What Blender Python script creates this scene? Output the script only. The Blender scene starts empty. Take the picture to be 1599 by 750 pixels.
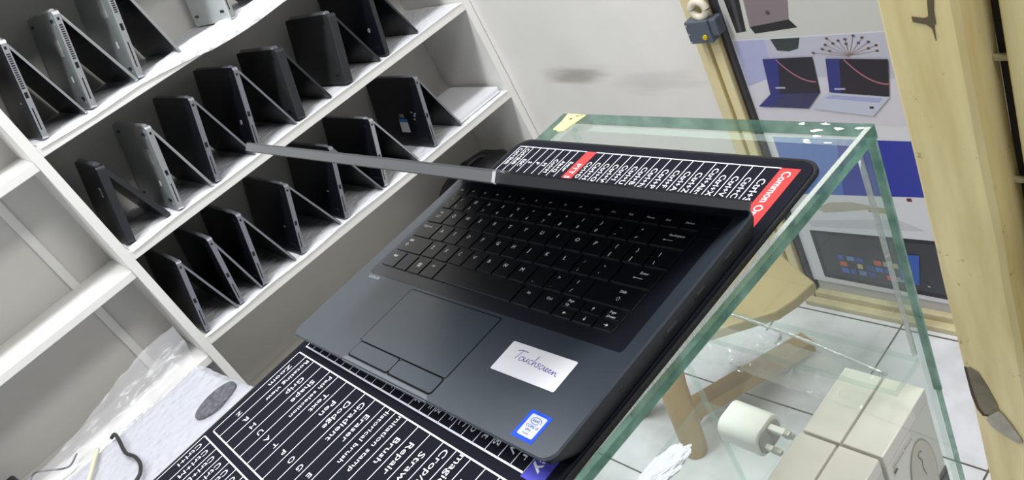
import bpy, bmesh, math, random
from mathutils import Matrix, Vector, noise
random.seed(7)
S = bpy.context.scene
COL = S.collection
# ------------------------------------------------------------------ camera
Rm = [[0.6355615015496293, 0.6379746964129106, -0.4347986482095308],
      [0.13339174167151868, -0.645444555764326, -0.7520691249400095],
      [-0.7604394920056556, 0.4199876333548971, -0.49532026692548503]]
cam = bpy.data.objects.new('camera', bpy.data.cameras.new('camera')); COL.objects.link(cam)
right, down, fwd = [Vector(r) for r in Rm]
M = Matrix((right, -down, -fwd)).transposed().to_4x4()
M.translation = Vector((0.617279, -0.116990, 0.311860))
cam.matrix_world = M
cam.data.sensor_fit = 'HORIZONTAL'; cam.data.sensor_width = 36.0
cam.data.lens = 1274.0124 / 1599 * 36.0
cam.data.clip_start = 0.01; cam.data.clip_end = 50
S.camera = cam
# ------------------------------------------------------------------ light
S.view_settings.view_transform = 'Standard'; S.view_settings.look = 'None'
S.view_settings.exposure = 0.54; S.view_settings.gamma = 1.0; S.view_settings.use_curve_mapping = False
try:
    S.cycles.transparent_max_bounces = 40; S.cycles.max_bounces = 10
except Exception: pass
W = bpy.data.worlds.new('room_air'); S.world = W; W.use_nodes = True
W.node_tree.nodes['Background'].inputs[0].default_value = (0.93, 0.96, 1.0, 1)
W.node_tree.nodes['Background'].inputs[1].default_value = 0.19
def area(name, loc, target, sx, sy, power, col):
    l = bpy.data.lights.new(name, 'AREA'); l.shape = 'RECTANGLE'; l.size = sx; l.size_y = sy; l.energy = power; l.color = col
    o = bpy.data.objects.new(name, l); COL.objects.link(o); o.location = loc
    o.rotation_euler = (Vector(target) - Vector(loc)).to_track_quat('-Z', 'Y').to_euler()
area('ceiling_tube_light', (-0.55, 0.15, 1.7), (-0.55, 0.15, 0), 0.22, 1.1, 30, (0.97, 0.99, 1.0))
area('added_wall_fill_light', (0.82, 0.62, 1.50), (0.30, 0.60, -0.2), 0.7, 0.4, 19, (1.0, 0.99, 0.96))  # added fill, no known fixture: brightens the back wall and mouse box faces
area('shop_front_light', (-0.70, -0.95, 1.25), (-1.1, 0.1, -0.2), 0.5, 0.3, 9, (0.97, 0.98, 1.0))

# ------------------------------------------------------------------ helpers
def lin(c): return tuple((x/12.92 if x <= 0.04045 else ((x+0.055)/1.055)**2.4) for x in [v/255 for v in c])
MATS = {}
def mat(name, rgb, rough=0.5, metal=0.0, spec=0.5, bump=0.0, bscale=60, var=0.0, vscale=8, coat=0.0, dirt=None):
    if name in MATS: return MATS[name]
    m = bpy.data.materials.new(name); m.use_nodes = True; nt = m.node_tree
    b = nt.nodes['Principled BSDF']; c = lin(rgb)
    b.inputs['Base Color'].default_value = (*c, 1); b.inputs['Roughness'].default_value = rough
    b.inputs['Metallic'].default_value = metal; b.inputs['Specular IOR Level'].default_value = spec
    b.inputs['Coat Weight'].default_value = coat
    tc = nt.nodes.new('ShaderNodeTexCoord')
    if var:
        n = nt.nodes.new('ShaderNodeTexNoise'); n.inputs['Scale'].default_value = vscale; n.inputs['Detail'].default_value = 6
        r = nt.nodes.new('ShaderNodeMapRange'); r.inputs['From Min'].default_value = .3; r.inputs['From Max'].default_value = .7
        r.inputs['To Min'].default_value = 1-var; r.inputs['To Max'].default_value = 1+var*.4
        mx = nt.nodes.new('ShaderNodeVectorMath'); mx.operation = 'SCALE'; mx.inputs[0].default_value = c
        nt.links.new(tc.outputs['Object'], n.inputs['Vector']); nt.links.new(n.outputs['Fac'], r.inputs['Value'])
        nt.links.new(r.outputs[0], mx.inputs['Scale']); nt.links.new(mx.outputs[0], b.inputs['Base Color'])
    if bump:
        n2 = nt.nodes.new('ShaderNodeTexNoise'); n2.inputs['Scale'].default_value = bscale; n2.inputs['Detail'].default_value = 4
        bp = nt.nodes.new('ShaderNodeBump'); bp.inputs['Strength'].default_value = bump; bp.inputs['Distance'].default_value = 0.002
        nt.links.new(tc.outputs['Object'], n2.inputs['Vector']); nt.links.new(n2.outputs['Fac'], bp.inputs['Height'])
        nt.links.new(bp.outputs[0], b.inputs['Normal'])
    MATS[name] = m
    return m
def glass(name, tint, refl=1.0, haze=0.0, hazecol=(0.8, 0.85, 0.82)):
    if name in MATS: return MATS[name]
    m = bpy.data.materials.new(name); m.use_nodes = True; nt = m.node_tree; nt.nodes.clear()
    out = nt.nodes.new('ShaderNodeOutputMaterial'); t = nt.nodes.new('ShaderNodeBsdfTransparent'); t.inputs[0].default_value = (*tint, 1)
    g = nt.nodes.new('ShaderNodeBsdfGlossy'); g.inputs['Roughness'].default_value = 0.02
    fr = nt.nodes.new('ShaderNodeFresnel'); fr.inputs['IOR'].default_value = 1.33
    mu = nt.nodes.new('ShaderNodeMath'); mu.operation = 'MULTIPLY'; mu.inputs[1].default_value = refl
    mx = nt.nodes.new('ShaderNodeMixShader')
    ge = nt.nodes.new('ShaderNodeNewGeometry'); ff = nt.nodes.new('ShaderNodeMath'); ff.operation = 'SUBTRACT'; ff.inputs[0].default_value = 1.0
    m3 = nt.nodes.new('ShaderNodeMath'); m3.operation = 'MULTIPLY'
    nt.links.new(ge.outputs['Backfacing'], ff.inputs[1]); nt.links.new(fr.outputs[0], mu.inputs[0])
    nt.links.new(mu.outputs[0], m3.inputs[0]); nt.links.new(ff.outputs[0], m3.inputs[1]); nt.links.new(m3.outputs[0], mx.inputs[0])
    src = t
    if haze:
        d = nt.nodes.new('ShaderNodeBsdfDiffuse'); d.inputs[0].default_value = (*hazecol, 1)
        m2 = nt.nodes.new('ShaderNodeMixShader'); m2.inputs[0].default_value = haze
        nt.links.new(t.outputs[0], m2.inputs[1]); nt.links.new(d.outputs[0], m2.inputs[2]); src = m2
    nt.links.new(src.outputs[0], mx.inputs[1]); nt.links.new(g.outputs[0], mx.inputs[2]); nt.links.new(mx.outputs[0], out.inputs[0])
    MATS[name] = m
    return m
def film(name, tint, diff, fac, rough=0.15, bscale=40, bstr=1.0, dist=0.004, gl=0.25, voro=False):
    """wrinkled translucent plastic: transparent + diffuse + glossy with a crease bump"""
    if name in MATS: return MATS[name]
    m = bpy.data.materials.new(name); m.use_nodes = True; nt = m.node_tree; nt.nodes.clear()
    N = nt.nodes.new; L = nt.links.new
    out = N('ShaderNodeOutputMaterial'); t = N('ShaderNodeBsdfTransparent'); t.inputs[0].default_value = (*tint, 1)
    d = N('ShaderNodeBsdfDiffuse'); d.inputs[0].default_value = (*lin(diff), 1)
    g = N('ShaderNodeBsdfGlossy'); g.inputs['Roughness'].default_value = rough
    tc = N('ShaderNodeTexCoord')
    if voro:
        n = N('ShaderNodeTexVoronoi'); n.inputs['Scale'].default_value = bscale; n.feature = 'SMOOTH_F1'; src = n.outputs['Distance']
    else:
        n = N('ShaderNodeTexNoise'); n.inputs['Scale'].default_value = bscale; n.inputs['Detail'].default_value = 5; n.inputs['Distortion'].default_value = 1.5; src = n.outputs['Fac']
    bp = N('ShaderNodeBump'); bp.inputs['Strength'].default_value = bstr; bp.inputs['Distance'].default_value = dist
    L(tc.outputs['Object'], n.inputs['Vector']); L(src, bp.inputs['Height']); L(bp.outputs[0], d.inputs['Normal']); L(bp.outputs[0], g.inputs['Normal'])
    a = N('ShaderNodeMixShader'); a.inputs[0].default_value = fac; L(t.outputs[0], a.inputs[1]); L(d.outputs[0], a.inputs[2])
    b = N('ShaderNodeMixShader'); b.inputs[0].default_value = gl; L(a.outputs[0], b.inputs[1]); L(g.outputs[0], b.inputs[2]); L(b.outputs[0], out.inputs[0])
    MATS[name] = m
    return m
def obj(name, bm, mats, parent=None, smooth=False, label=None):
    me = bpy.data.meshes.new(name); bm.to_mesh(me); bm.free()
    for m in (mats if isinstance(mats, (list, tuple)) else [mats]): me.materials.append(m)
    if smooth:
        for p in me.polygons: p.use_smooth = True
    o = bpy.data.objects.new(name, me); COL.objects.link(o)
    if parent: o.parent = parent
    if label: o['label'] = label
    return o
def thing(name, label, cat, loc=(0, 0, 0), rot=(0, 0, 0), group=None):
    o = bpy.data.objects.new(name, None); COL.objects.link(o); o.location = loc; o.rotation_euler = rot
    o.empty_display_size = 0.02
    o['label'] = label; o['category'] = cat
    if group: o['group'] = group
    return o
def tag(o, label, cat, group=None, kind=None):
    o['label'] = label; o['category'] = cat
    if group: o['group'] = group
    if kind: o['kind'] = kind
    return o
def struct(name, bm, m):
    o = obj(name, bm, m); o['kind'] = 'structure'; return o
def NB(): return bmesh.new()
def box(bm, x0, x1, y0, y1, z0, z1, bev=0.0, mi=0, shear=None):
    """axis aligned box; shear=(a) adds a*y to z"""
    vs = [bm.verts.new((x, y, z + (shear*y if shear else 0))) for x in (x0, x1) for y in (y0, y1) for z in (z0, z1)]
    F = [(0, 1, 3, 2), (4, 6, 7, 5), (0, 4, 5, 1), (2, 3, 7, 6), (0, 2, 6, 4), (1, 5, 7, 3)]
    fs = [bm.faces.new([vs[i] for i in f]) for f in F]
    for f in fs: f.material_index = mi
    if bev:
        es = list({e for f in fs for e in f.edges})
        r = bmesh.ops.bevel(bm, geom=es, offset=bev, segments=2, affect='EDGES', profile=0.5)
        for f in r['faces']: f.material_index = mi
    return fs
def prism(bm, pts, z0, z1, mi=0, mside=None, bev=0.0, shear=0):
    """extrude a 2-D outline (ccw) from z0 to z1"""
    a = [bm.verts.new((p[0], p[1], z0)) for p in pts]; b = [bm.verts.new((p[0], p[1], z1)) for p in pts]
    n = len(pts); fs = []
    f = bm.faces.new(list(reversed(a))); f.material_index = mi; fs.append(f)
    f = bm.faces.new(b); f.material_index = mi; fs.append(f); top = f
    for i in range(n):
        f = bm.faces.new((a[i], a[(i+1) % n], b[(i+1) % n], b[i])); f.material_index = mi if mside is None else mside; fs.append(f)
    if bev:
        r = bmesh.ops.bevel(bm, geom=list(top.edges), offset=bev, segments=2, affect='EDGES', profile=0.5)
    return fs
def rrect(x0, x1, y0, y1, r, n=5):
    P = []
    for cx, cy, a0 in ((x1-r, y0+r, -90), (x1-r, y1-r, 0), (x0+r, y1-r, 90), (x0+r, y0+r, 180)):
        for k in range(n+1):
            a = math.radians(a0 + 90*k/n); P.append((cx + r*math.cos(a), cy + r*math.sin(a)))
    return P
def xf(bm, mtx, start=0):
    bm.verts.ensure_lookup_table()
    for v in bm.verts[start:]: v.co = mtx @ v.co
def tube(bm, pts, r, n=8, mi=0, caps=True, radii=None):
    pts = [Vector(p) for p in pts]; rings = []; up = Vector((0.13, 0.21, 1)).normalized()
    for i, p in enumerate(pts):
        d = (pts[min(i+1, len(pts)-1)] - pts[max(i-1, 0)]).normalized()
        u = d.cross(up)
        if u.length < 1e-4: u = d.cross(Vector((1, 0, 0)))
        u.normalize(); v = u.cross(d); rr = radii[i] if radii else r
        rings.append([bm.verts.new(p + rr*(math.cos(2*math.pi*k/n)*u + math.sin(2*math.pi*k/n)*v)) for k in range(n)])
    for a, b in zip(rings, rings[1:]):
        for k in range(n):
            f = bm.faces.new((a[k], a[(k+1) % n], b[(k+1) % n], b[k])); f.material_index = mi; f.smooth = True
    if caps:
        bm.faces.new(list(reversed(rings[0]))).material_index = mi; bm.faces.new(rings[-1]).material_index = mi
def smooth_path(pts, k=6):
    pts = [Vector(p) for p in pts]; out = []
    for i in range(len(pts)-1):
        p0 = pts[max(i-1, 0)]; p1 = pts[i]; p2 = pts[i+1]; p3 = pts[min(i+2, len(pts)-1)]
        for j in range(k):
            t = j/k
            out.append(0.5*((2*p1) + (p2-p0)*t + (2*p0-5*p1+4*p2-p3)*t*t + (3*p1-p0-3*p2+p3)*t**3))
    out.append(pts[-1]); return out
def poly(bm, pts, mi=0):
    f = bm.faces.new([bm.verts.new(p) for p in pts]); f.material_index = mi; return f
def plate(bm, pts, h, mi=0):
    """thin flat plate in XY from a list of (x, y), z 0..h"""
    A = sum(pts[i][0]*pts[(i+1) % len(pts)][1] - pts[(i+1) % len(pts)][0]*pts[i][1] for i in range(len(pts)))
    if A < 0: pts = list(reversed(pts))
    return prism(bm, pts, 0, h, mi)
def ribbon(bm, pts, w, z, mi=0):
    pts = [Vector((p[0], p[1], 0)) for p in pts]; L = []
    for i, p in enumerate(pts):
        d = pts[min(i+1, len(pts)-1)] - pts[max(i-1, 0)]
        if d.length < 1e-9: d = Vector((1, 0, 0))
        d.normalize(); n = Vector((-d.y, d.x, 0))*w/2
        L.append((bm.verts.new((p.x+n.x, p.y+n.y, z)), bm.verts.new((p.x-n.x, p.y-n.y, z))))
    for a, b in zip(L, L[1:]):
        f = bm.faces.new((a[1], b[1], b[0], a[0])); f.material_index = mi
# text outlines: glyph meshes taken from Blender's built-in font, written flat into a bmesh
TXT = {}
def text_geo(s):
    if s not in TXT:
        c = bpy.data.curves.new('glyphs', 'FONT'); c.body = s; c.size = 1.0; c.fill_mode = 'FRONT'; c.resolution_u = 2
        o = bpy.data.objects.new('glyphs', c); COL.objects.link(o)
        dg = bpy.context.evaluated_depsgraph_get()
        me = bpy.data.meshes.new_from_object(o.evaluated_get(dg))
        V = [tuple(v.co) for v in me.vertices]; F = [tuple(p.vertices) for p in me.polygons]
        bpy.data.objects.remove(o); bpy.data.curves.remove(c); bpy.data.meshes.remove(me)
        xs = [v[0] for v in V] or [0]
        TXT[s] = (V, F, min(xs), max(xs))
    return TXT[s]
def text(bm, s, origin, size, xdir=(1, 0), mi=0, z=0.0, align='L', stretch=1.0, bold=0.0):
    """write s with its baseline starting at origin=(x,y) in the XY plane, reading along xdir; cap height is about 0.72*size"""
    if not s.strip(): return 0
    V, F, x0, x1 = text_geo(s)
    dx = Vector((xdir[0], xdir[1])).normalized(); dy = Vector((-dx.y, dx.x))
    w = (x1-x0)*size*stretch
    off = {'L': 0, 'C': -w/2, 'R': -w}[align]
    for rep in ([0] if not bold else [-bold, 0, bold]):
        vs = []
        for v in V:
            a = (v[0]-x0)*size*stretch + off + rep*size; b = v[1]*size
            vs.append(bm.verts.new((origin[0] + a*dx.x + b*dy.x, origin[1] + a*dx.y + b*dy.y, z + (0.00002*(rep != 0)*(1 if rep > 0 else 2)))))
        for f in F:
            try: bm.faces.new([vs[i] for i in f]).material_index = mi
            except ValueError: pass
    return w
for s in ():
    text_geo(s)

# ------------------------------------------------------------------ materials
white_board = mat('white_melamine', (226, 225, 222), .45, var=.06, vscale=5)
back_board = mat('grey_white_back_panel', (205, 203, 199), .6, var=.08, vscale=3)
wrapm = film('bubble_wrap', (1, 1, 1), (236, 237, 243), .9, .22, 70, .9, .005, .14, voro=True)
black_pl = mat('black_plastic', (24, 26, 33), .42)
dark_cover = mat('dark_navy_cover', (17, 18, 27), .34, var=.12, vscale=14)
soft_cover = mat('charcoal_textured_cover', (36, 37, 38), .6, bump=.4, bscale=220, var=.2, vscale=30)
silver = mat('silver_aluminium', (168, 174, 174), .38, metal=.55, var=.08, vscale=9)
light_silver = mat('pale_silver_cover', (205, 211, 211), .4, metal=.3)
edge_silver = mat('bright_edge_metal', (190, 192, 198), .32, metal=.75)
edge_dark = mat('dark_edge_metal', (140, 142, 152), .34, metal=.6)
edge_black = mat('black_edge', (36, 37, 42), .45)
screen_m = mat('dark_display_glass', (9, 11, 19), .25)
port_m = mat('port_black', (12, 12, 15), .4)
sticker_w = mat('white_label_paper', (222, 222, 228), .6)
logo_m = mat('silver_logo', (190, 190, 192), .3, metal=.5)
blue_lab = mat('blue_label', (58, 132, 196), .5)
cream = mat('cream_paint', (222, 209, 164), .42, bump=.35, bscale=18, var=.13, vscale=9)
cream_edge = mat('cream_paint_worn_edge', (178, 166, 134), .5, bump=.4, bscale=30, var=.25, vscale=20)
gap_shade = mat('gap_shade_brown', (38, 30, 22), .8)  # brown that stands in for the shade inside the door gap

# ------------------------------------------------------------------ the setting
ZF = -1.12; YB = 1.118; XS = -1.165; XB = -1.445
def tile_mat():
    m = bpy.data.materials.new('white_floor_tiles'); m.use_nodes = True; nt = m.node_tree; N = nt.nodes.new; L = nt.links.new
    b = nt.nodes['Principled BSDF']; tc = N('ShaderNodeTexCoord'); sp = N('ShaderNodeSeparateXYZ'); L(tc.outputs['Object'], sp.inputs[0])
    def grid(sock, off, p):
        a = N('ShaderNodeMath'); a.operation = 'SUBTRACT'; a.inputs[1].default_value = off; L(sock, a.inputs[0])
        d = N('ShaderNodeMath'); d.operation = 'DIVIDE'; d.inputs[1].default_value = p; L(a.outputs[0], d.inputs[0])
        f = N('ShaderNodeMath'); f.operation = 'FRACT'; L(d.outputs[0], f.inputs[0])
        c = N('ShaderNodeMath'); c.operation = 'COMPARE'; c.inputs[1].default_value = 0.5; c.inputs[2].default_value = 0.5-.007; L(f.outputs[0], c.inputs[0])
        return c.outputs[0]
    mu = N('ShaderNodeMath'); mu.operation = 'MULTIPLY'; L(grid(sp.outputs[0], -.193, .287), mu.inputs[0]); L(grid(sp.outputs[1], .502, .287), mu.inputs[1])
    n = N('ShaderNodeTexNoise'); n.inputs['Scale'].default_value = 14; n.inputs['Detail'].default_value = 8; L(tc.outputs['Object'], n.inputs['Vector'])
    cr = N('ShaderNodeValToRGB'); cr.color_ramp.elements[0].position = .3; cr.color_ramp.elements[1].position = .62
    cr.color_ramp.elements[0].color = (*lin((206, 207, 210)), 1); cr.color_ramp.elements[1].color = (*lin((228, 229, 234)), 1); L(n.outputs['Fac'], cr.inputs[0])
    mx = N('ShaderNodeMix'); mx.data_type = 'RGBA'; mx.inputs['A'].default_value = (*lin((96, 92, 88)), 1); L(cr.outputs[0], mx.inputs['B']); L(mu.outputs[0], mx.inputs['Factor'])
    L(mx.outputs['Result'], b.inputs['Base Color']); b.inputs['Roughness'].default_value = .3
    return m
bm = NB(); box(bm, -1.9, 1.6, -1.6, 2.2, ZF-.05, ZF); struct('floor', bm, tile_mat())
def wall_mat():
    m = bpy.data.materials.new('white_painted_wall'); m.use_nodes = True; nt = m.node_tree; N = nt.nodes.new; L = nt.links.new
    b = nt.nodes['Principled BSDF']; b.inputs['Roughness'].default_value = .6
    tc = N('ShaderNodeTexCoord')
    n = N('ShaderNodeTexNoise'); n.inputs['Scale'].default_value = 4; n.inputs['Detail'].default_value = 7; L(tc.outputs['Object'], n.inputs['Vector'])
    base = N('ShaderNodeValToRGB'); base.color_ramp.elements[0].position = .35; base.color_ramp.elements[1].position = .65
    base.color_ramp.elements[0].color = (*lin((221, 219, 214)), 1); base.color_ramp.elements[1].color = (*lin((230, 228, 224)), 1); L(n.outputs['Fac'], base.inputs[0])
    # a long smudge of grime with its own shape
    def smudge(cx, cz, rx, rz, strength):
        mp = N('ShaderNodeMapping'); mp.vector_type = 'POINT'
        mp.inputs['Location'].default_value = (-cx/rx, 0, -cz/rz); mp.inputs['Scale'].default_value = (1/rx, 0, 1/rz)
        n1 = N('ShaderNodeTexNoise'); n1.inputs['Scale'].default_value = 22; n1.inputs['Detail'].default_value = 8
        st = N('ShaderNodeMapping'); st.inputs['Scale'].default_value = (.3, 1, 2.2); L(tc.outputs['Object'], st.inputs['Vector']); L(st.outputs[0], n1.inputs['Vector'])
        L(tc.outputs['Object'], mp.inputs['Vector'])
        ln = N('ShaderNodeVectorMath'); ln.operation = 'LENGTH'; L(mp.outputs[0], ln.inputs[0])
        ad = N('ShaderNodeMath'); ad.operation = 'MULTIPLY_ADD'; ad.inputs[1].default_value = 1.3; L(n1.outputs['Fac'], ad.inputs[0]); L(ln.outputs['Value'], ad.inputs[2])
        mr = N('ShaderNodeMapRange'); mr.inputs['From Min'].default_value = .75; mr.inputs['From Max'].default_value = 1.5; mr.inputs['To Min'].default_value = strength; mr.inputs['To Max'].default_value = 0; mr.interpolation_type = 'SMOOTHSTEP'
        L(ad.outputs[0], mr.inputs[0]); return mr.outputs[0]
    a1 = smudge(-.885, -.462, .165, .045, .68); a2 = smudge(-.66, -.49, .2, .05, .22)
    mxm = N('ShaderNodeMath'); mxm.operation = 'MAXIMUM'; L(a1, mxm.inputs[0]); L(a2, mxm.inputs[1])
    mx = N('ShaderNodeMix'); mx.data_type = 'RGBA'; mx.inputs['B'].default_value = (*lin((142, 136, 126)), 1); L(base.outputs[0], mx.inputs['A']); L(mxm.outputs[0], mx.inputs['Factor'])
    L(mx.outputs['Result'], b.inputs['Base Color'])
    bp = N('ShaderNodeBump'); bp.inputs['Strength'].default_value = .15; bp.inputs['Distance'].default_value = .002; L(n.outputs['Fac'], bp.inputs['Height']); L(bp.outputs[0], b.inputs['Normal'])
    return m
wm = wall_mat()
bm = NB(); box(bm, -1.9, -.43, YB, YB+.12, ZF, 1.3); struct('wall_back', bm, wm)
bm = NB(); box(bm, -1.9, XB-.012, -1.2, YB+.12, ZF, 1.3); struct('wall_left', bm, back_board)
# door post of the doorway: flat board, groove, rounded inner stop
bm = NB(); box(bm, -.486, -.458, YB-.016, YB+.02, ZF, 1.3, .003); box(bm, -.458, -.446, YB-.004, YB+.02, ZF, 1.3); box(bm, -.446, -.424, YB-.02, YB+.02, ZF, 1.3, .003)
struct('trim_1', bm, cream)
bm = NB(); box(bm, -.43, .1, YB-.012, YB+.02, ZF, -1.085, .004); box(bm, -.43, .1, YB-.03, YB+.02, ZF, -1.104, .003); struct('trim_2', bm, mat('cream_threshold', (206, 195, 156), .5, bump=.5, bscale=20, var=.3, vscale=14))
door_m = mat('grey_door_panel', (196, 196, 194), .5, var=.05)
bm = NB(); box(bm, -.40, .42, YB+.002, YB+.04, ZF, 1.3); struct('door_1', bm, door_m)
bm = NB(); box(bm, -.424, -.416, YB-.006, YB+.03, ZF, 1.3); box(bm, -.416, -.405, YB-.012, YB+.03, ZF, 1.3, .004); struct('trim_3', bm, mat('dark_door_edge_seal', (52, 51, 56), .35, var=.3, vscale=20))

# ------------------------------------------------------------------ display case (glass counter)
CA = math.radians(-0.7)
case = thing('display_case', 'glass display counter with green edges carrying the mat and laptop', 'display case', (.3335, .337, 0), (0, 0, CA))
g_face = glass('clear_glass', (.958, .976, .964), .9, .012)
def edge_glass(name, ca, cb_):
    m = bpy.data.materials.new(name); m.use_nodes = True; nt = m.node_tree; nt.nodes.clear(); N = nt.nodes.new; L = nt.links.new
    out = N('ShaderNodeOutputMaterial'); t = N('ShaderNodeBsdfTransparent'); t.inputs[0].default_value = (.42, .66, .56, 1)
    p = N('ShaderNodeBsdfPrincipled'); p.inputs['Roughness'].default_value = .18
    tc = N('ShaderNodeTexCoord'); n = N('ShaderNodeTexNoise'); n.inputs['Scale'].default_value = 45; n.inputs['Detail'].default_value = 6; L(tc.outputs['Object'], n.inputs['Vector'])
    cr = N('ShaderNodeValToRGB'); cr.color_ramp.elements[0].position = .35; cr.color_ramp.elements[1].position = .68
    cr.color_ramp.elements[0].color = (*lin(ca), 1); cr.color_ramp.elements[1].color = (*lin(cb_), 1); L(n.outputs['Fac'], cr.inputs[0]); L(cr.outputs[0], p.inputs['Base Color'])
    bp = N('ShaderNodeBump'); bp.inputs['Strength'].default_value = .5; bp.inputs['Distance'].default_value = .001; L(n.outputs['Fac'], bp.inputs['Height']); L(bp.outputs[0], p.inputs['Normal'])
    mx = N('ShaderNodeMixShader'); mx.inputs[0].default_value = .72; L(t.outputs[0], mx.inputs[1]); L(p.outputs[0], mx.inputs[2]); L(mx.outputs[0], out.inputs[0])
    return m
g_edge = edge_glass('green_glass_edge', (70, 118, 100), (140, 182, 164)); g_light = edge_glass('light_green_glass_edge', (110, 168, 144), (184, 222, 206))
g_pale = glass('pale_glass_edge', (.90, .97, .935), .9, .16, (.80, .92, .87))
def pane(name, x0, x1, y0, y1, z0, z1, label=None, edge=None):
    bm = NB(); fs = box(bm, x0, x1, y0, y1, z0, z1)
    dims = [x1-x0, y1-y0, z1-z0]; thin = dims.index(min(dims))
    for f in fs:
        f.normal_update()
        f.material_index = 0 if abs(f.normal[thin]) > .5 else 1
    return obj(name, bm, [g_face, edge or g_edge], case, label=label)
WC = -.3215; LC = -1.0; GT = .012
pane('top_pane', WC, 0, LC, 0, -.020-GT, -.020)
bm = NB(); box(bm, -.0040, 0, LC, -.004, -.0203, -.0196, .0002)
obj('ground_edge_strip', bm, mat('ground_glass_rim', (176, 184, 178), .7, bump=1.0, bscale=900), case, label='frosted ground rim along the right edge of the top')
zt = -.020-GT; zl = -1.08; zm = -.250
pane('side_pane', -.0062, -.0006, LC, -.002, zl, zt, 'right glass pane', g_light)
pane('side_pane', WC+.003, WC+.012, LC, -.002, zl, zt, 'left glass pane', g_pale)
pane('side_pane', WC+.012, -.0065, -.011, -.002, zl, zt, 'far glass pane', g_pale)
pane('ledge_pane', WC+.013, -.007, -.052, -.012, zm-.008, zm, 'narrow glass ledge inside the far pane', g_pale)
pane('shelf_pane', WC+.014, -.007, LC, -.013, -.446, -.438, 'lower glass shelf holding the boxes', g_pale)
bm = NB(); box(bm, -.0070, -.0003, -.004, -.0005, -.300, zt-.0005, .001); obj('corner_strip', bm, g_light, case, label='thicker green strip on the upper far corner')
silic = film('silicone_glue', (1, 1, 1), (225, 232, 228), .35, .1, 60, 1.0, .003, .35)
bm = NB(); tube(bm, smooth_path([(WC+.10, -.016, zm+.002), (-.12, -.024, zm+.0015), (-.02, -.040, zm+.002)], 5), .0019, 6)
obj('silicone_bead', bm, silic, case)
bm = NB(); tube(bm, [(-.0085, -.0130, z) for z in (zt, -.12, -.2, zm+.003)], .0022, 6); obj('silicone_bead', bm, silic, case)
bm = NB()
for k in range(10):   # chips and dried glue smears near the far right corner
    cx, cy = -.055+.048*random.random(), -.026+.024*random.random(); a = random.uniform(.3, .9)
    plate_pts = [(cx+math.cos(t)*random.uniform(.0008, .0032)*1.6, cy+math.sin(t)*random.uniform(.0005, .0020)) for t in [i*math.pi/4 for i in range(8)]]
    st = len(bm.verts); prism(bm, plate_pts, -.0199, -.0196)
obj('glue_smear', bm, mat('dried_white_glue', (226, 232, 230), .5), case, label='flecks of dried white glue near the corner')
bm = NB(); box(bm, WC, 0, LC, 0, ZF, zl, .003); obj('plinth', bm, white_board, case)
for ch_ in case.children:      # the hand glued case is a little out of square
    for v in ch_.data.vertices: v.co.x += .031*v.co.y

# ------------------------------------------------------------------ mouse mat with printed shortcuts
navy = mat('navy_cloth', (18, 20, 31), .85, spec=.12, bump=.25, bscale=1500)
hem = mat('black_stitched_hem', (16, 16, 20), .8, bump=.6, bscale=900)
prw = mat('white_print', (226, 228, 236), .7); prr = mat('red_print', (214, 44, 44), .7); prp = mat('violet_print', (62, 60, 180), .7)
mp = thing('desk_mat', 'long dark blue desk mat printed with white shortcut tables under the laptop', 'mat', (.0058, .2815, -.020), (0, 0, math.radians(-.75)))
# mat-local: x to the right, y towards the far edge (print border at 0,0), the near end is off the picture
out_l = rrect(-.0095, .3172, -.68, .0125, .017, 8); in_l = rrect(-.0060, .3137, -.6765, .0090, .0145, 8)
bm = NB(); prism(bm, in_l, 0, .003); obj('cloth', bm, navy, mp)
bm = NB(); n = len(out_l)
ring = []
for k in range(6):
    t = k/5; ang = math.pi*t
    ring.append([bm.verts.new((o[0]+(i[0]-o[0])*(.5-.5*math.cos(ang)), o[1]+(i[1]-o[1])*(.5-.5*math.cos(ang)), .0012+.0024*math.sin(ang) if 0 < k < 5 else .0004)) for o, i in zip(out_l, in_l)])
for a, b in zip(ring, ring[1:]):
    for j in range(n): bm.faces.new((a[j], a[(j+1) % n], b[(j+1) % n], b[j]))
obj('stitched_hem', bm, hem, mp, smooth=True)
bm = NB(); st_l = rrect(-.0042, .3119, -.675, .0072, .013, 8)
def along(P, step):
    L = []; 
    for a, b in zip(P, P[1:]+P[:1]):
        d = math.dist(a, b); m = max(1, int(d/step))
        for k in range(m): L.append((a[0]+(b[0]-a[0])*k/m, a[1]+(b[1]-a[1])*k/m, (b[0]-a[0])/d, (b[1]-a[1])/d))
    return L
for x, y, dx, dy in along(st_l, .0022):
    ribbon(bm, [(x, y), (x+dx*.0013, y+dy*.0013)], .0005, .00315)
obj('stitching', bm, mat('dull_black_thread', (10, 10, 12), .9), mp)
ZP = .0031
bw, br, bp_ = NB(), NB(), NB()
def ln(x0, y0, x1, y1, w=.0007): ribbon(bw, [(x0, y0), (x1, y1)], w, ZP)
X0 = .0058
def row_text(s, xl, xr, y, align, mi_bm=bw, scale=.40, bold=.008, stretch=1.0):
    """text reading towards -y, letter tops to the right (+x); row spans xl..xr"""
    h = (xr-xl)*scale; size = h/.70
    text(mi_bm, s, (xl + (xr-xl)/2 - h*.5, y), size, (0, -1), 0, ZP+.0001, align, stretch, bold)
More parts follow.
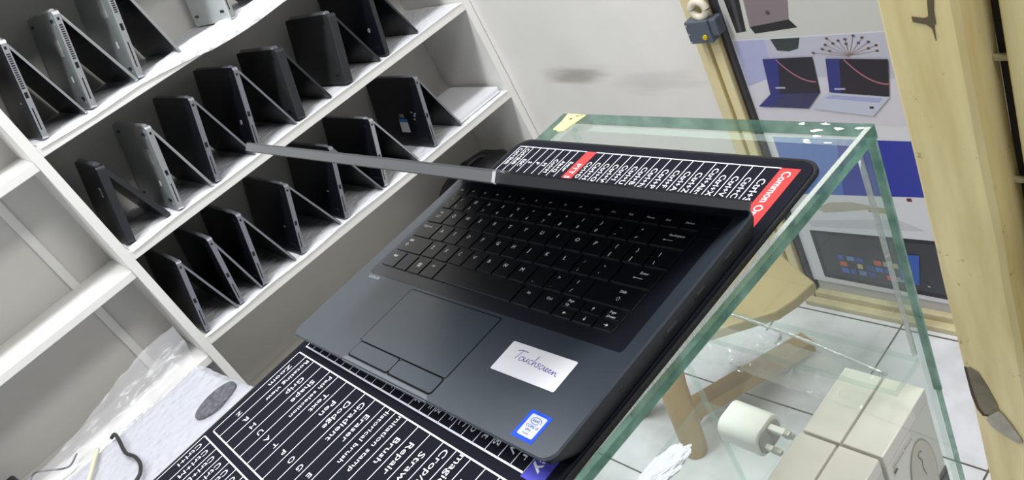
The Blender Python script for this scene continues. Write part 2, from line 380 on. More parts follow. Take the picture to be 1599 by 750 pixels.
# table A (far end)
A = [.0058, .0161, .0261, .0366, .0473, .058, .0678, .0782, .0882, .0983]
A2 = [.1107, .1207, .1311, .1416, .1525, .1631, .1736, .1842, .1952, .2066, .2171, .2278, .2391, .2498, .2607, .2715, .282, .2944]
YA = -.145
ln(0, 0, .0925, 0, .0010); ln(.1049, 0, .2886, 0, .0010)
for x in A[:-1] + A2[1:-1]: ln(x-X0, 0, x-X0, YA)
def rect(b, x0, x1, y0, y1, z): b.faces.new([b.verts.new(p) for p in ((x0, y0, z), (x1, y0, z), (x1, y1, z), (x0, y1, z))])
rect(br, .0925, .1049, YA, .0003, ZP); br2 = NB(); rect(br2, .2886, .3041, YA, .0003, ZP)
row_text('Common Operation', .2886, .3041, -.0035, 'L', scale=.44, bold=.015, stretch=.92)
row_text('PTT Shortcuts', .0925, .1049, -.0175, 'L', scale=.48, bold=.015, stretch=1.0)
right_rows = ['Ctrl+S', 'Ctrl+C', 'Ctrl+V', 'Ctrl+X', 'Ctrl+Alt+A', 'Ctrl+Z', 'Ctrl+A', 'Ctrl+F', 'Ctrl+P', 'Ctrl+N', 'Ctrl+B', 'Ctrl+U', 'Ctrl+I', 'Ctrl+W', 'Ctrl+O', 'Ctrl+H', 'Ctrl+D']
rb = list(zip(A2[:-1], A2[1:]))[::-1]
for s, (a, b) in zip(right_rows, rb): row_text(s, a-X0, b-X0, -.0135 if len(s) < 8 else -.007, 'L', scale=.48, stretch=1.12, bold=.012)
for s, (a, b), y in zip(['Enter', 'Alt+Q', 'Ctrl+M', 'M', 'P', 'S', 'ESC', 'Ctrl+Shift', 'Ctrl+Shift'], list(zip(A[:-1], A[1:]))[::-1], [-.016, -.0155, -.0145, -.021, -.021, -.021, -.0185, -.003, -.003]):
    row_text(s, a-X0, b-X0, y, 'L', scale=.46, stretch=.95)
# table B: only its last strip shows in front of the laptop
B = [.0035, .0143, .0278, .0401, .0543, .0655, .0787, .0892, .1022, .1139, .1278, .1399, .1526, .1651, .1785, .1895, .2019, .2146, .2276, .2399, .2526, .2653, .2775, .2895]
xb = lambda x: x-.0022
YBt = -.2795
ln(xb(.0030), YBt, xb(.2895), YBt-.003, .0014)
for x in B: ln(xb(x), YBt-.003*(x/.29), xb(x), YBt+.11)
for s, i in zip(['Alt+Y', 'Ctrl+Og', '', 'Alt+F', 'Shift+Dg', 'Ctrl+F', 'Ctrl+C', 'Tab', 'Shift+t', 'Alt+Og', 'Ctrl+W', 'Ctrl+r'], [10, 13, 14, 14, 15, 16, 17, 18, 19, 20, 21, 22]):
    if s and i+1 < len(B): row_text(s, xb(B[i]), xb(B[i+1]), YBt+.0035, 'R', scale=.5, stretch=1.2)
rect(bp_, xb(.2895), xb(.306), YBt-.0055, YBt+.11, ZP); row_text('Photoshop Key', xb(.2895), xb(.306), YBt+.0005, 'R', scale=.5, bold=.02, stretch=1.2)
# table C: tool names
C = [.0027, .0164, .0314, .046, .0604, .0745, .0885, .1036, .1178, .1325, .1466, .1611, .1762, .1903, .2049, .2199, .2346, .2494, .2644, .2781, .2915]
yc = lambda x: -.2867-.0045*(x/.28)
yd = lambda x: -.3760-.0045*(x/.28)
xc = lambda x: x-.0020
ribbon(bw, [(xc(.0027), yc(0)), (xc(.2915), yc(.2915))], .0012, ZP); ribbon(bw, [(xc(.0018), yd(0)), (xc(.2915), yd(.2915))], .0012, ZP)
for x in C: ln(xc(x)-.0003, yc(x), xc(x)-.0018, yd(x))
for (a, b), s, k in zip(zip(C[:-1], C[1:]), ['Zoom', 'Rotating view', 'Grip', 'Shape', 'Path selection', 'Text', 'Pen', 'Dodge', 'Gradient', 'Eraser', 'Historical brush', 'Imitation stamp', 'Brush', 'Repair', 'Straw', 'Crop/Slice', 'magic wand', 'Lasso', 'Marquee', 'Move'],
                        ['Z', 'R', 'H', 'U', 'A', 'T', 'P', 'O', 'G', 'E', 'Y', 'S', 'B', 'J', 'I', 'C', 'W', 'L', 'M', 'V']):
    long = len(s) > 11
    row_text(s, xc(a), xc(b), yc(a)-.0245, 'C', scale=.30 if long else .37, stretch=1.25 if long else 1.3)
    row_text(k, xc(a), xc(b), yc(a)-.0672, 'C', scale=.34, stretch=1.2)
# table D: next list, at the near left
ribbon(bw, [(-.0048, yd(0)-.0068), (.29, yd(.29)-.0068)], .0012, ZP)
for k in range(21): ln(-.0048+.0141*k, yd(0)-.0068-.0045*k/20, -.0066+.0141*k, -.60)
for k, s in enumerate(['Ctrl+I', 'Ctrl+M', 'Ctrl+L', 'Ctrl+U', 'Ctrl+B', 'Ctrl+T', 'Ctrl+J', 'Ctrl+E', 'Ctrl+G', 'Ctrl+D', 'Ctrl+N', 'Ctrl+R', 'Ctrl+H']):
    row_text(s, -.0052+.0141*k, .0089+.0141*k, yd(0)-.0125, 'L', scale=.36, stretch=1.3)
obj('white_print', bw, prw, mp); obj('red_banner', br, prr, mp, label='narrow red title bar'); obj('red_banner', br2, prr, mp, label='wide red title bar at the right'); obj('violet_banner', bp_, prp, mp, label='violet title bar')

# ------------------------------------------------------------------ main laptop
LW, LD = .317, .2155
lap = thing('laptop', 'half closed black laptop with a white handwritten sticker on the printed desk mat', 'laptop', (0, 0, -.017))
zt0 = .017   # palm rest height above the mat
palm = mat('slate_soft_touch', (51, 58, 68), .36, var=.05, vscale=25, spec=.55)
keym = mat('key_black', (13, 15, 21), .42); well = mat('keyboard_deck_black', (20, 22, 32), .38)
leg_m = mat('key_legend_white', (250, 250, 252), .6); legb_m = mat('key_legend_blue', (70, 110, 190), .6)
bm = NB(); base_out = rrect(0, LW, 0, LD, .009, 6)
bot = [(p[0]*.988+LW*.006, .014+(LD-.004-.014)*p[1]/LD) for p in base_out]
a = [bm.verts.new((p[0], p[1], .0012)) for p in bot]; b = [bm.verts.new((p[0], max(p[1], .002), zt0-.0048)) for p in base_out]; c = [bm.verts.new((p[0], p[1], zt0-.0012)) for p in base_out]
d = [bm.verts.new((p[0]+(LW/2-p[0])*.007, p[1]+(LD/2-p[1])*.010, zt0)) for p in base_out]
bm.faces.new(list(reversed(a))).material_index = 1; bm.faces.new(d)
n = len(a)
for lo, hi, mi in ((a, b, 1), (b, c, 1), (c, d, 0)):
    for i in range(n): bm.faces.new((lo[i], lo[(i+1) % n], hi[(i+1) % n], hi[i])).material_index = mi
obj('base', bm, [palm, mat('base_side_black', (40, 42, 46), .5)], lap)
bm = NB()
for x in (.04, .277):
    for y in (.026, .19): box(bm, x-.02, x+.02, y-.004, y+.004, 0, .0014, .0004)
obj('rubber_foot', bm, black_pl, lap)
# front notch (lighter strip under the touch pad buttons)
bm = NB(); prism(bm, [(.086, .0012), (.200, .0012), (.196, .0042), (.0895, .0042)], zt0-.0012, zt0+.0001); box(bm, .087, .199, -.0002, .001, zt0-.0030, zt0-.0008); obj('front_notch', bm, mat('notch_grey', (92, 98, 104), .4), lap, label='lighter grey lift notch at the front edge')
# ports on the right side
for nm, y0, y1, z0, z1 in (('hdmi_port', .170, .184, .0082, .0130), ('usb_port', .138, .152, .0076, .0128), ('lan_port', .105, .121, .0070, .0130), ('lock_slot', .196, .203, .0092, .0122), ('audio_jack', .060, .065, .0088, .0132)):
    bm = NB(); box(bm, LW-.005, LW-.0002, y0, y1, z0, z1, .0006, 0); box(bm, LW-.004, LW-.00005, y0+.003, y1-.003, (z0+z1)/2-.0008, (z0+z1)/2+.0008, 0, 1); obj(nm, bm, [port_m, mat('port_tongue_grey', (58, 60, 64), .5)], lap)
# touch pad with a fine dark outline, two buttons
outl = mat('touchpad_gap', (8, 9, 12), .7, spec=.1); padm = mat('touchpad_slate', (53, 61, 70), .31)
TP = (.0865, .198, .0202, .0765)
bm = NB(); prism(bm, rrect(TP[0]-.0008, TP[1]+.0008, TP[2]-.0006, TP[3]+.0008, .002), zt0-.001, zt0+.00012, 1); prism(bm, rrect(*TP, .0016), zt0, zt0+.00022, 0); obj('touchpad', bm, [padm, outl], lap)
for x0, x1 in ((.0895, .1440), (.1450, .1975)):
    bm = NB(); prism(bm, rrect(x0-.0010, x1+.0010, .0047, .0199, .003), zt0-.001, zt0+.00012, 1); prism(bm, rrect(x0, x1, .0060, .0188, .0025), zt0, zt0+.0004, 0); obj('touchpad_button', bm, [padm, outl], lap)
# keyboard
kb = obj('keyboard', (lambda b: (prism(b, rrect(.0150, .3060, .0800, .2045, .003), zt0-.001, zt0+.0002), b)[1])(NB()), well, lap)
deck_x0, deck_x1 = .0205, .2915
def key(x0, x1, y0, y1, legs):
    """legs: list of (text, fx, fy, size, mat) in key fractions"""
    bm = NB(); fs = prism(bm, rrect(x0, x1, y0, y1, .0009, 3), zt0, zt0+.0013, 0, bev=.00035)
    for s, fx, fy, size, mi in legs:
        if s == '<win>':
            cx, cy, q = (x0+x1)/2+.0005, (y0+y1)/2+.0005, .0021
            for ix in (0, 1):
                for iy in (0, 1):
                    X = cx-q+ix*(q+.0002); Y = cy-q+iy*(q+.0002); rect2 = [(X, Y), (X+q-.0002, Y), (X+q-.0002, Y+q-.0002), (X, Y+q-.0002)]
                    poly(bm, [(p[0], p[1], zt0+.00145) for p in rect2], 1)
        elif s.startswith('<'):
            cx, cy, q = x0+(x1-x0)*fx, y0+(y1-y0)*fy, .0016
            z = zt0+.00145
            if s == '<larr>': ribbon(bm, [(cx, cy), (cx+.007, cy)], .0004, z, 1); poly(bm, [(cx-.0012, cy, z), (cx+.0006, cy-.0009, z), (cx+.0006, cy+.0009, z)], 1)
            if s == '<tab>': ribbon(bm, [(cx, cy), (cx+.005, cy)], .0004, z, 1); ribbon(bm, [(cx, cy-.0016), (cx+.005, cy-.0016)], .0004, z, 1); poly(bm, [(cx+.0058, cy, z), (cx+.0042, cy+.0008, z), (cx+.0042, cy-.0008, z)], 1); poly(bm, [(cx-.0008, cy-.0016, z), (cx+.0008, cy-.0024, z), (cx+.0008, cy-.0008, z)], 1)
            if s == '<up>': 
                P = [(0, 1.3), (1.3, 0), (.6, 0), (.6, -1.1), (-.6, -1.1), (-.6, 0), (-1.3, 0), (0, 1.3)]
                ribbon(bm, [(cx+p[0]*q*.8, cy+p[1]*q*.8) for p in P], .00035, z, 1)
            if s in ('<U>', '<D>', '<L>', '<R>'):
                dx, dy = {'<U>': (0, 1), '<D>': (0, -1), '<L>': (-1, 0), '<R>': (1, 0)}[s]
                ribbon(bm, [(cx-dx*q, cy-dy*q), (cx, cy)], .0005, z, 1); poly(bm, [(cx+dx*q, cy+dy*q, z), (cx-dy*q*.8, cy+dx*q*.8, z), (cx+dy*q*.8, cy-dx*q*.8, z)], 1)
            if s == '<dot>': poly(bm, [(cx+.0005*math.cos(t), cy+.0005*math.sin(t), z) for t in [i*math.pi/4 for i in range(8)]], 1)
        else:
            text(bm, s, (x0+(x1-x0)*fx, y0+(y1-y0)*fy), size, (1, 0), mi, zt0+.00145, bold=.022)
    bm.normal_update(); obj('key', bm, [keym, leg_m, legb_m], kb)
U = .01905; KG = .0017; KD = .0172
rows_y = {5: .0912, 4: .1103, 3: .1294, 2: .1485, 1: .1676, 0: .1867}
BIG, SM = .0052, .0032
def krow(r, xs, keys):
    y = rows_y[r]
    for (xa, xb_), lg in zip(zip(xs[:-1], xs[1:]), keys): key(xa, xb_-KG, y, y+(KD if r else .0105), lg)
fx = [deck_x0+.0169375*i for i in range(17)]
krow(0, fx, [[(s, .15, .45, .0027, 1)] + ([('▪', .55, .1, .002, 2)] if 0 else []) for s in ['Esc']+['F%d' % i for i in range(1, 13)]+['Home', 'End', 'Delete']])
nx = [deck_x0]+[.0338+U*i for i in range(13)]+[deck_x1+KG]
krow(1, nx, [[(t, .22, .62, .0042, 1), (b_, .22, .14, .0044, 1)] for t, b_ in zip('~!@#$%^&*()_+', '`1234567890-=')]+[[('Backspace', .34, .60, .0032, 1), ('<larr>', .30, .36, 0, 1)]])
qx = [deck_x0]+[.0433+U*i for i in range(13)]+[deck_x1+KG]
krow(2, qx, [[('Tab', .3, .66, SM, 1), ('<tab>', .30, .48, 0, 1)]]+[[(c_, .24, .52, BIG, 1)] for c_ in 'QWERTYUIOP']+[[('{', .3, .6, .0042, 1), ('[', .3, .12, .0042, 1)], [('}', .3, .6, .0042, 1), (']', .3, .12, .0042, 1)], [('|', .3, .6, .0042, 1), ('\\', .3, .12, .0042, 1)]])
ax = [deck_x0]+[.0481+U*i for i in range(12)]+[deck_x1+KG]
krow(3, ax, [[('CapsLock', .14, .68, SM, 1), ('<dot>', .90, .72, 0, 1)]]+[[(c_, .24, .52, BIG, 1)] for c_ in 'ASDFGHJKL']+[[(':', .3, .6, .0042, 1), (';', .3, .14, .0042, 1)], [('"', .3, .5, .0042, 1), ("'", .3, .1, .0042, 1)], [('Enter', .52, .64, SM, 1), ('<larr>', .46, .42, 0, 1)]])
zx = [deck_x0]+[.0576+U*i for i in range(11)]+[deck_x1+KG]
krow(4, zx, [[('Shift', .16, .68, SM, 1), ('<up>', .2, .42, 0, 1)]]+[[(c_, .24, .52, BIG, 1)] for c_ in 'ZXCVBNM']+[[('<', .3, .6, .0042, 1), (',', .3, .14, .0042, 1)], [('>', .3, .6, .0042, 1), ('.', .3, .14, .0042, 1)], [('?', .3, .6, .0042, 1), ('/', .3, .14, .0042, 1)], [('Shift', .55, .68, SM, 1), ('<up>', .62, .38, 0, 1)]])
krow(5, [deck_x0, .0415, .0600, .0785, .0985, .1940, .2145, .2355], [[('Ctrl', .3, .62, SM, 1)], [('Fn', .3, .62, SM, 2)], [('<win>', 0, 0, 0, 1)], [('Alt', .3, .62, SM, 1)], [], [('Alt', .35, .62, SM, 1)], [('Ctrl', .35, .62, SM, 1)]])
for i, (t, b_) in enumerate([('Page Up', '<L>'), ('<U>', '<D>'), ('Page Down', '<R>')]):
    xa = .2365+.0186*i
    if t.startswith('<'): key(xa, xa+.0169, .1002, .1084, [(t, .5, .5, 0, 1)])
    else:
        key(xa, xa+.0169, .1002, .1084, [(t.split()[0], .22, .56, .0029, 1), (t.split()[1], .22, .12, .0029, 1)])
    key(xa, xa+.0169, .0912, .0990, [(b_, .5, .5, 0, 1)])
bm = NB(); text(bm, 'Latitude', (.0205, .0752), .0052, (1, 0), 0, zt0+.0001, stretch=.95); obj('model_lettering', bm, mat('grey_print', (170, 174, 182), .6), lap)
bm = NB(); prism(bm, rrect(.297, .305, .192, .200, .0015), zt0-.0005, zt0+.0005); obj('power_button', bm, well, lap)
# white sticker with handwriting
SR = Matrix.Translation((.2545, .0520, zt0)) @ Matrix.Rotation(math.radians(.8), 4, 'Z')
bm = NB(); prism(bm, rrect(-.0295, .0295, -.0123, .0123, .0012), 0, .00018); xf(bm, SR); st_o = obj('white_sticker', bm, sticker_w, lap, label='white paper sticker with blue handwriting')
W_ = [ # pen strokes in sticker millimetres
 [(-19, 5.5), (-15, 6.6), (-9.8, 6.3)], [(-14.3, 6.4), (-15.4, 3), (-16.6, -.8)],
 [(-11.2, 2.2), (-12.9, 1.4), (-13, -.6), (-11.3, -1), (-9.8, .4), (-10.2, 2), (-11.2, 2.2)],
 [(-8.8, 2.3), (-9.1, .2), (-8, -.9), (-6.6, .5), (-5.9, 2.2), (-6.3, .2), (-5.6, -1)],
 [(-1.8, 1.8), (-3.2, 2), (-4.4, .6), (-3.8, -1), (-2, -1)],
 [(.4, 6.2), (-.4, 2), (-1, -1.4), (.2, .6), (1.6, 1.2), (1.8, -.4), (2.2, -1.6)],
 [(5.4, 1.2), (4.2, 1.6), (3.8, .6), (4.9, -.4), (4.2, -1.6), (3, -1.6)],
 [(8.6, .8), (7.2, 1), (6.2, -.2), (6.6, -1.8), (8.2, -2)],
 [(8.4, -1.6), (9.6, -.6), (10.2, .8), (10.4, -1.6), (11.4, -2), (12, -1.2), (13.2, -.6), (13, .4), (12.2, 0), (12.4, -1.8), (13.6, -2.2), (15, -1.2), (16, -.2), (15.2, .2), (15, -1.6), (16.2, -2.4), (17.6, -1.4), (18.4, -.4), (18.4, -2.8), (19.4, -1.2), (20.8, -.8), (21, -2.4), (22.4, -3.4)]]
bm = NB()
for s in W_: ribbon(bm, smooth_path([(p[0]*.001*1.02-.0005, p[1]*.001*1.0+.001, 0) for p in s], 6), .00058, .00024)
xf(bm, SR); obj('handwriting', bm, mat('blue_pen_ink', (84, 78, 156), .6), st_o)
# processor sticker
SR = Matrix.Translation((.2886, .0153, zt0)) @ Matrix.Rotation(math.radians(-1), 4, 'Z')
bm = NB(); prism(bm, rrect(-.0090, .0090, -.0098, .0098, .0006), 0, .00016); xf(bm, SR); ps = obj('processor_sticker', bm, mat('bright_blue_foil', (36, 84, 226), .25, metal=.2, var=.3, vscale=120), lap, label='blue and silver processor sticker')
bm = NB(); prism(bm, rrect(-.0062, .0068, -.0072, .0078, .0012), .0001, .00024); xf(bm, SR); obj('silver_field', bm, mat('sticker_silver', (196, 198, 204), .3, metal=.3), ps)
bm = NB(); ribbon(bm, [(.0042*math.cos(t)+.0003, .0022*math.sin(t)+.0040) for t in [i*math.pi/12-.5 for i in range(24)]], .0005, .0003)
text(bm, 'intel', (-.0024, .0032), .0031, (1, 0), 0, .0003, bold=.03); text(bm, 'CORE i5', (-.0043, -.0010), .0028, (1, 0), 0, .0003, bold=.03); text(bm, 'vPro', (-.0026, -.0034), .0024, (1, 0), 0, .0003, bold=.03); text(bm, 'inside', (-.0028, -.0058), .0022, (1, 0), 0, .0003)
xf(bm, SR); obj('sticker_print', bm, mat('sticker_blue_print', (74, 92, 150), .5), ps)
# hinge bar and lid
bm = NB(); tube(bm, [(.025, .2145, zt0+.001), (LW-.025, .2145, zt0+.001)], .0045, 10); obj('hinge_bar', bm, mat('hinge_grey', (60, 61, 64), .35, metal=.3), lap)
lid_m = mat('lid_dark_metal', (66, 67, 70), .33, metal=.5); lid_e = mat('lid_edge_metal', (92, 94, 98), .28, metal=.65)
LLn = .2125; LT = .0064
# lid frame: local x across, local y from hinge to the top edge, local z outward (away from the keyboard)
ly = Vector((0, -.1555, .1445)).normalized(); lx = Vector((1, 0, 0)); lz = lx.cross(ly)
if lz.y < 0: lz = -lz
ML = Matrix((lx, ly, lz)).transposed().to_4x4(); ML.translation = Vector((0, .2165, zt0+.001)) - lz*LT*.5
bm = NB(); prism(bm, rrect(0, LW, .002, LLn, .007, 5), 0, LT, 0, 1, bev=.0012); xf(bm, ML); lid = obj('lid', bm, [lid_m, lid_e], lap)
bm = NB(); prism(bm, rrect(.003, LW-.003, .004, LLn-.003, .006, 5), -.0006, .0002); xf(bm, ML); obj('screen', bm, screen_m, lid)
bm = NB(); P = rrect(.0015, LW-.0015, .003, LLn-.0015, .006, 5); ribbon(bm, P+P[:1], .0012, -.0008); xf(bm, ML); obj('rubber_seal', bm, black_pl, lid)

# ------------------------------------------------------------------ white shelving with laptops
unit = thing('shelving_unit', 'white wooden shelving unit along the wall filled with tented laptops', 'shelf', (XS, .06, ZF))
UO = Vector((XS, .06, ZF))
def uobj(name, bm, m, label=None):
    xf(bm, Matrix.Translation(-UO)); return obj(name, bm, m, unit, label=label)
bm = NB(); box(bm, XB, XS, .050, .070, ZF, .62, .001); uobj('divider_panel', bm, white_board)
bm = NB(); box(bm, XB, XS, 1.094, 1.116, ZF, .62, .001); uobj('side_panel', bm, white_board)
bm = NB(); box(bm, XB-.010, XB, .070, 1.094, ZF, .62); uobj('back_panel', bm, back_board)
bm = NB(); box(bm, -1.345, -1.335, -.62, .050, ZF, .62); uobj('back_panel', bm, back_board, 'back panel of the shallow left bay')
SH = {1: (.0690, -.026, .021), 2: (-.1970, -.020, .021), 3: (-.4500, -.038, .022)}   # top at y=0, slope, thickness
for k, (a, s, t) in SH.items():
    bm = NB(); box(bm, XB, XS, .070, 1.094, a-t, a, .001, shear=s); uobj('shelf_board', bm, white_board)
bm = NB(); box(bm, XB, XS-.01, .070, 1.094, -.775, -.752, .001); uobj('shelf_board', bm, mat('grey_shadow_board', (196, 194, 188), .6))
bm = NB(); box(bm, XB, XS, .070, 1.094, .335, .356, .001, shear=-.02); uobj('shelf_board', bm, white_board)
for z0, z1, xf_ in ((.029, .048, XS-.004), (-.253, -.235, XS-.008), (-.512, -.493, XS-.008), (.30, .32, XS-.004)):
    bm = NB(); box(bm, -1.335, xf_, -.62, .050, z0, z1, .0015); uobj('shelf_board', bm, white_board, 'board of the shallow left bay')
bm = NB(); box(bm, -1.335, -1.327, -.052, -.032, ZF, .03, .003); uobj('cable_trunking', bm, white_board, 'white cable trunking up the back')

# bubble wrap lining each shelf
def wrap_sheet(k, name_label, over):
    a, s, t = SH[k]; bm = NB(); nx_, ny_ = 34, 150; V = []
    for i in range(nx_+1):
        row = []
        for j in range(ny_+1):
            y = .075+(1.088-.075)*j/ny_; x = XS-.27+i*.27/nx_; z = a+s*y+.0014
            d = noise.noise(Vector((x*14, y*14, k*3.1)))*.0022 + noise.noise(Vector((x*45, y*45, k)))*.0012
            z += abs(d)
            if k == 1 and i > nx_-9: z += .010*min(1, max(0, (y-.30)*8))*math.sin(math.pi*(i-nx_+9)/9.5)*(1+.6*noise.noise(Vector((y*30, x*30, 4))))
            if i >= nx_-1:
                lip = max(0, noise.noise(Vector((y*5, k*7.7, 0)))*.5+over+(1.1*min(1, max(0, (y-.30)*6)) if k == 1 else 0))
                x = XS+.001+(.0015 if i == nx_ else 0); z = a+s*y+.001 - (0 if i < nx_ else lip*.018)
            row.append(bm.verts.new((x, y, z)))
        V.append(row)
    for i in range(nx_):
        for j in range(ny_): bm.faces.new((V[i][j], V[i+1][j], V[i+1][j+1], V[i][j+1]))
    o = obj('bubble_wrap_sheet', bm, wrapm, smooth=True); tag(o, name_label, 'bubble wrap', 'bubble wrap lining the shelves')
wrap_sheet(1, 'crinkled bubble wrap under the laptops of the top shelf', .25)
wrap_sheet(2, 'bubble wrap under the laptops of the middle shelf', .08)
wrap_sheet(3, 'bubble wrap under the laptops of the lowest laptop shelf', .12)

def tent(key_, label, row, apex, foot, lidf, cover, edge, w=.255, bt=.0125, lt=.0055, back=.0, vents=False, mark=None, setback=.004, ports=True, lid_edge=None):
    """a laptop stood like a tent: base panel leaning on the -y side, lid on the +y side, hinge on top"""
    a, s, t = SH[row]
    A = Vector((0, apex[0], apex[1])); B = Vector((0, foot[0], foot[1])); Lf = Vector((0, lidf[0], lidf[1]))
    surf = lambda y: a + s*y + .0022
    def corrected(P): return Vector((0, P.y, surf(P.y)))
    B = corrected(B); Lf = corrected(Lf)
    x1 = XS-setback; T = thing('display_laptop', label, 'laptop', (x1, (B.y+Lf.y)/2, surf((B.y+Lf.y)/2)), group='laptops standing as tents on the white shelves')
    org = Vector(T.location)
    def frame(P, Q, outside):
        ey = (Q-P).normalized(); ex = Vector((1, 0, 0)); ez = ex.cross(ey)
        if ez.y*outside < 0: ez = -ez
        return ey, ez
    d, nrm = frame(A, B, -1); Lb = (B-A).length
    Mx = Matrix((Vector((1, 0, 0)), d, nrm)).transposed().to_4x4(); Mx.translation = Vector((x1, A.y, A.z)) - org - nrm*bt*.5
    # the slab's lowest corner must rest on the wrap: shorten along d
    short = abs(nrm.z)*bt*.5
    Lb -= short
    bm = NB(); prism(bm, rrect(-w, 0, 0, Lb, .008, 4), 0, bt, 0, 1, bev=.0015)
    for f in bm.faces:
        pass
    xf(bm, Mx); base = obj('base', bm, [cover, edge], T)
    ld, ln_ = frame(A, Lf, 1); Ll = (Lf-A).length - abs(ln_.z)*lt*.5
    Ml = Matrix((Vector((1, 0, 0)), ld, ln_)).transposed().to_4x4(); Ml.translation = Vector((x1, A.y, A.z)) - org - ln_*lt*.5
    bm = NB(); prism(bm, rrect(-w, -.001, .004, Ll, .007, 4), 0, lt, 0, 1, bev=.001); xf(bm, Ml); lid_ = obj('lid', bm, [cover, lid_edge or edge], T)
    bm = NB(); prism(bm, rrect(-w+.004, -.005, .012, Ll-.004, .004, 3), -.0005, .0001); xf(bm, Ml); obj('screen', bm, screen_m, lid_)
    bm = NB(); prism(bm, rrect(-w+.012, -.012, .02, Lb*.62, .003, 3), -.0008, .0001); xf(bm, Mx); obj('keyboard', bm, black_pl, base)
    bm = NB(); tube(bm, [(-w+.02, 0, bt*.5), (-.02, 0, bt*.5)], bt*.36, 8); xf(bm, Mx); obj('hinge', bm, edge_dark if edge is not edge_silver else edge_silver, T)
    # feet strips on the bottom cover
    for yy in (.018, Lb-.022):
        for xx in (-w+.03, -.03):
            bm = NB(); box(bm, xx-.010, xx+.010, yy-.003, yy+.003, bt-.0004, bt+.0014, .0006); xf(bm, Mx); obj('rubber_foot', bm, black_pl, base)
    if ports:
        for nm, f0, f1, g0, g1 in (('usb_port', .52, .58, .25, .72), ('power_socket', .07, .10, .3, .65), ('card_slot', .68, .9, .42, .60)):
            bm = NB(); box(bm, -.001, .0004, Lb*f0, Lb*f1, bt*g0, bt*g1, .0003); xf(bm, Mx); obj(nm, bm, port_m, base)
    if vents:
        bm = NB()
        for k in range(16): box(bm, -.001, .0004, Lb*.14+k*.0043, Lb*.14+k*.0043+.0024, bt*.22, bt*.72)
        xf(bm, Mx); obj('side_vent', bm, port_m, base)
    if mark == 'label':
        bm = NB(); box(bm, -.085, -.045, Lb*.28, Lb*.45, bt-.0004, bt+.0005); xf(bm, Mx); obj('service_label', bm, mat('grey_label', (150, 154, 152), .6), base, label='pale grey service label')
        bm = NB(); box(bm, -.060, -.052, Lb*.66, Lb*.72, bt-.0004, bt+.0006); xf(bm, Mx); obj('inspection_tag', bm, sticker_w, base, label='small white tag')
    if mark == 'round':
        bm = NB(); st = rrect(-.048, -.037, Lb*.62, Lb*.68, .005, 5); prism(bm, st, bt-.0004, bt+.0006); xf(bm, Mx); obj('round_logo', bm, logo_m, base, label='round silver logo')
    if mark == 'rect':
        bm = NB(); prism(bm, rrect(-.052, -.036, Lb*.28, Lb*.40, .002, 3), bt-.0004, bt+.0006, 0); prism(bm, rrect(-.049, -.039, Lb*.305, Lb*.375, .002, 3), bt, bt+.0008, 1); xf(bm, Mx); obj('docking_port', bm, [logo_m, port_m], base, label='silver framed docking port')
    if mark == 'dash':
        bm = NB(); box(bm, -.062, -.052, Lb*.62, Lb*.635, bt-.0004, bt+.0006); xf(bm, Mx); obj('small_tag', bm, logo_m, base, label='small pale tag')
    if mark == 'sale':
        bm = NB(); box(bm, -.135, -.095, Lb*.60, Lb*.80, bt-.0004, bt+.0005, 0, 0); box(bm, -.135, -.095, Lb*.60, Lb*.65, bt, bt+.0007, 0, 1); box(bm, -.125, -.105, Lb*.53, Lb*.58, bt, bt+.0007, 0, 2); xf(bm, Mx); obj('sale_label', bm, [sticker_w, blue_lab, mat('grey_tag', (120, 122, 126), .6)], base, label='white label with a blue band')
        bm = NB()
        for k, (u, v) in enumerate(((-.060, .50), (-.050, .55), (-.055, .60), (-.045, .52))): box(bm, u-.005, u+.003, Lb*v-.002, Lb*v+.002, bt-.0004, bt+.0006)
        xf(bm, Mx); obj('pen_mark', bm, logo_m, base)
    if cover is silver or cover is light_silver:
        bm = NB()
        for u, v in ((-.018, .06), (-.018, .13), (-.02, .93), (-w+.02, .06), (-w+.02, .93)): box(bm, u-.0022, u+.0022, Lb*v-.0022, Lb*v+.0022, bt-.0004, bt+.0006, .0004)
        xf(bm, Mx); obj('screw', bm, logo_m, base)
    return T
D = 'display laptop'
tent('1a', 'dark tented laptop with bright silver edges beside the divider on the top shelf', 1, (.152, .255), (.095, .070), (.186, .069), dark_cover, edge_silver, vents=True, mark='dash')
tent('1b', 'silver tented laptop, second from the divider on the top shelf', 1, (.261, .251), (.202, .067), (.304, .061), silver, edge_silver, vents=True, mark='label')
tent('1c', 'taller silver tented laptop, third from the divider on the top shelf', 1, (.382, .286), (.312, .064), (.411, .056), silver, edge_silver, vents=True, mark='label')
tent('1d', 'pale silver tented laptop, fourth from the divider on the top shelf', 1, (.597, .267), (.548, .059), (.665, .056), light_silver, edge_silver, w=.22)
tent('2a', 'small black tented laptop with a silver framed port beside the divider, middle shelf', 2, (.140, -.030), (.088, -.196), (.184, -.196), dark_cover, edge_black, w=.19, bt=.018, lt=.012, mark='rect', ports=False, setback=.022)
tent('2b', 'silver tented laptop on the middle shelf', 2, (.261, -.017), (.207, -.199), (.293, -.202), silver, edge_silver, mark='label')
tent('2c', 'black tented laptop with grey edges just right of the silver one on the middle shelf', 2, (.369, -.021), (.305, -.206), (.411, -.200), dark_cover, edge_dark)
tent('2d', 'black tented laptop with grey edges and a round silver logo on the middle shelf', 2, (.487, -.022), (.422, -.206), (.533, -.214), dark_cover, edge_dark, mark='round')
tent('2e', 'charcoal textured tented laptop, left one of two on the middle shelf', 2, (.598, -.045), (.549, -.204), (.642, -.211), soft_cover, edge_black, ports=False, bt=.02, w=.235)
tent('2f', 'charcoal textured tented laptop, right one of two on the middle shelf', 2, (.755, -.049), (.699, -.210), (.805, -.207), soft_cover, edge_black, ports=False, bt=.02, w=.235)
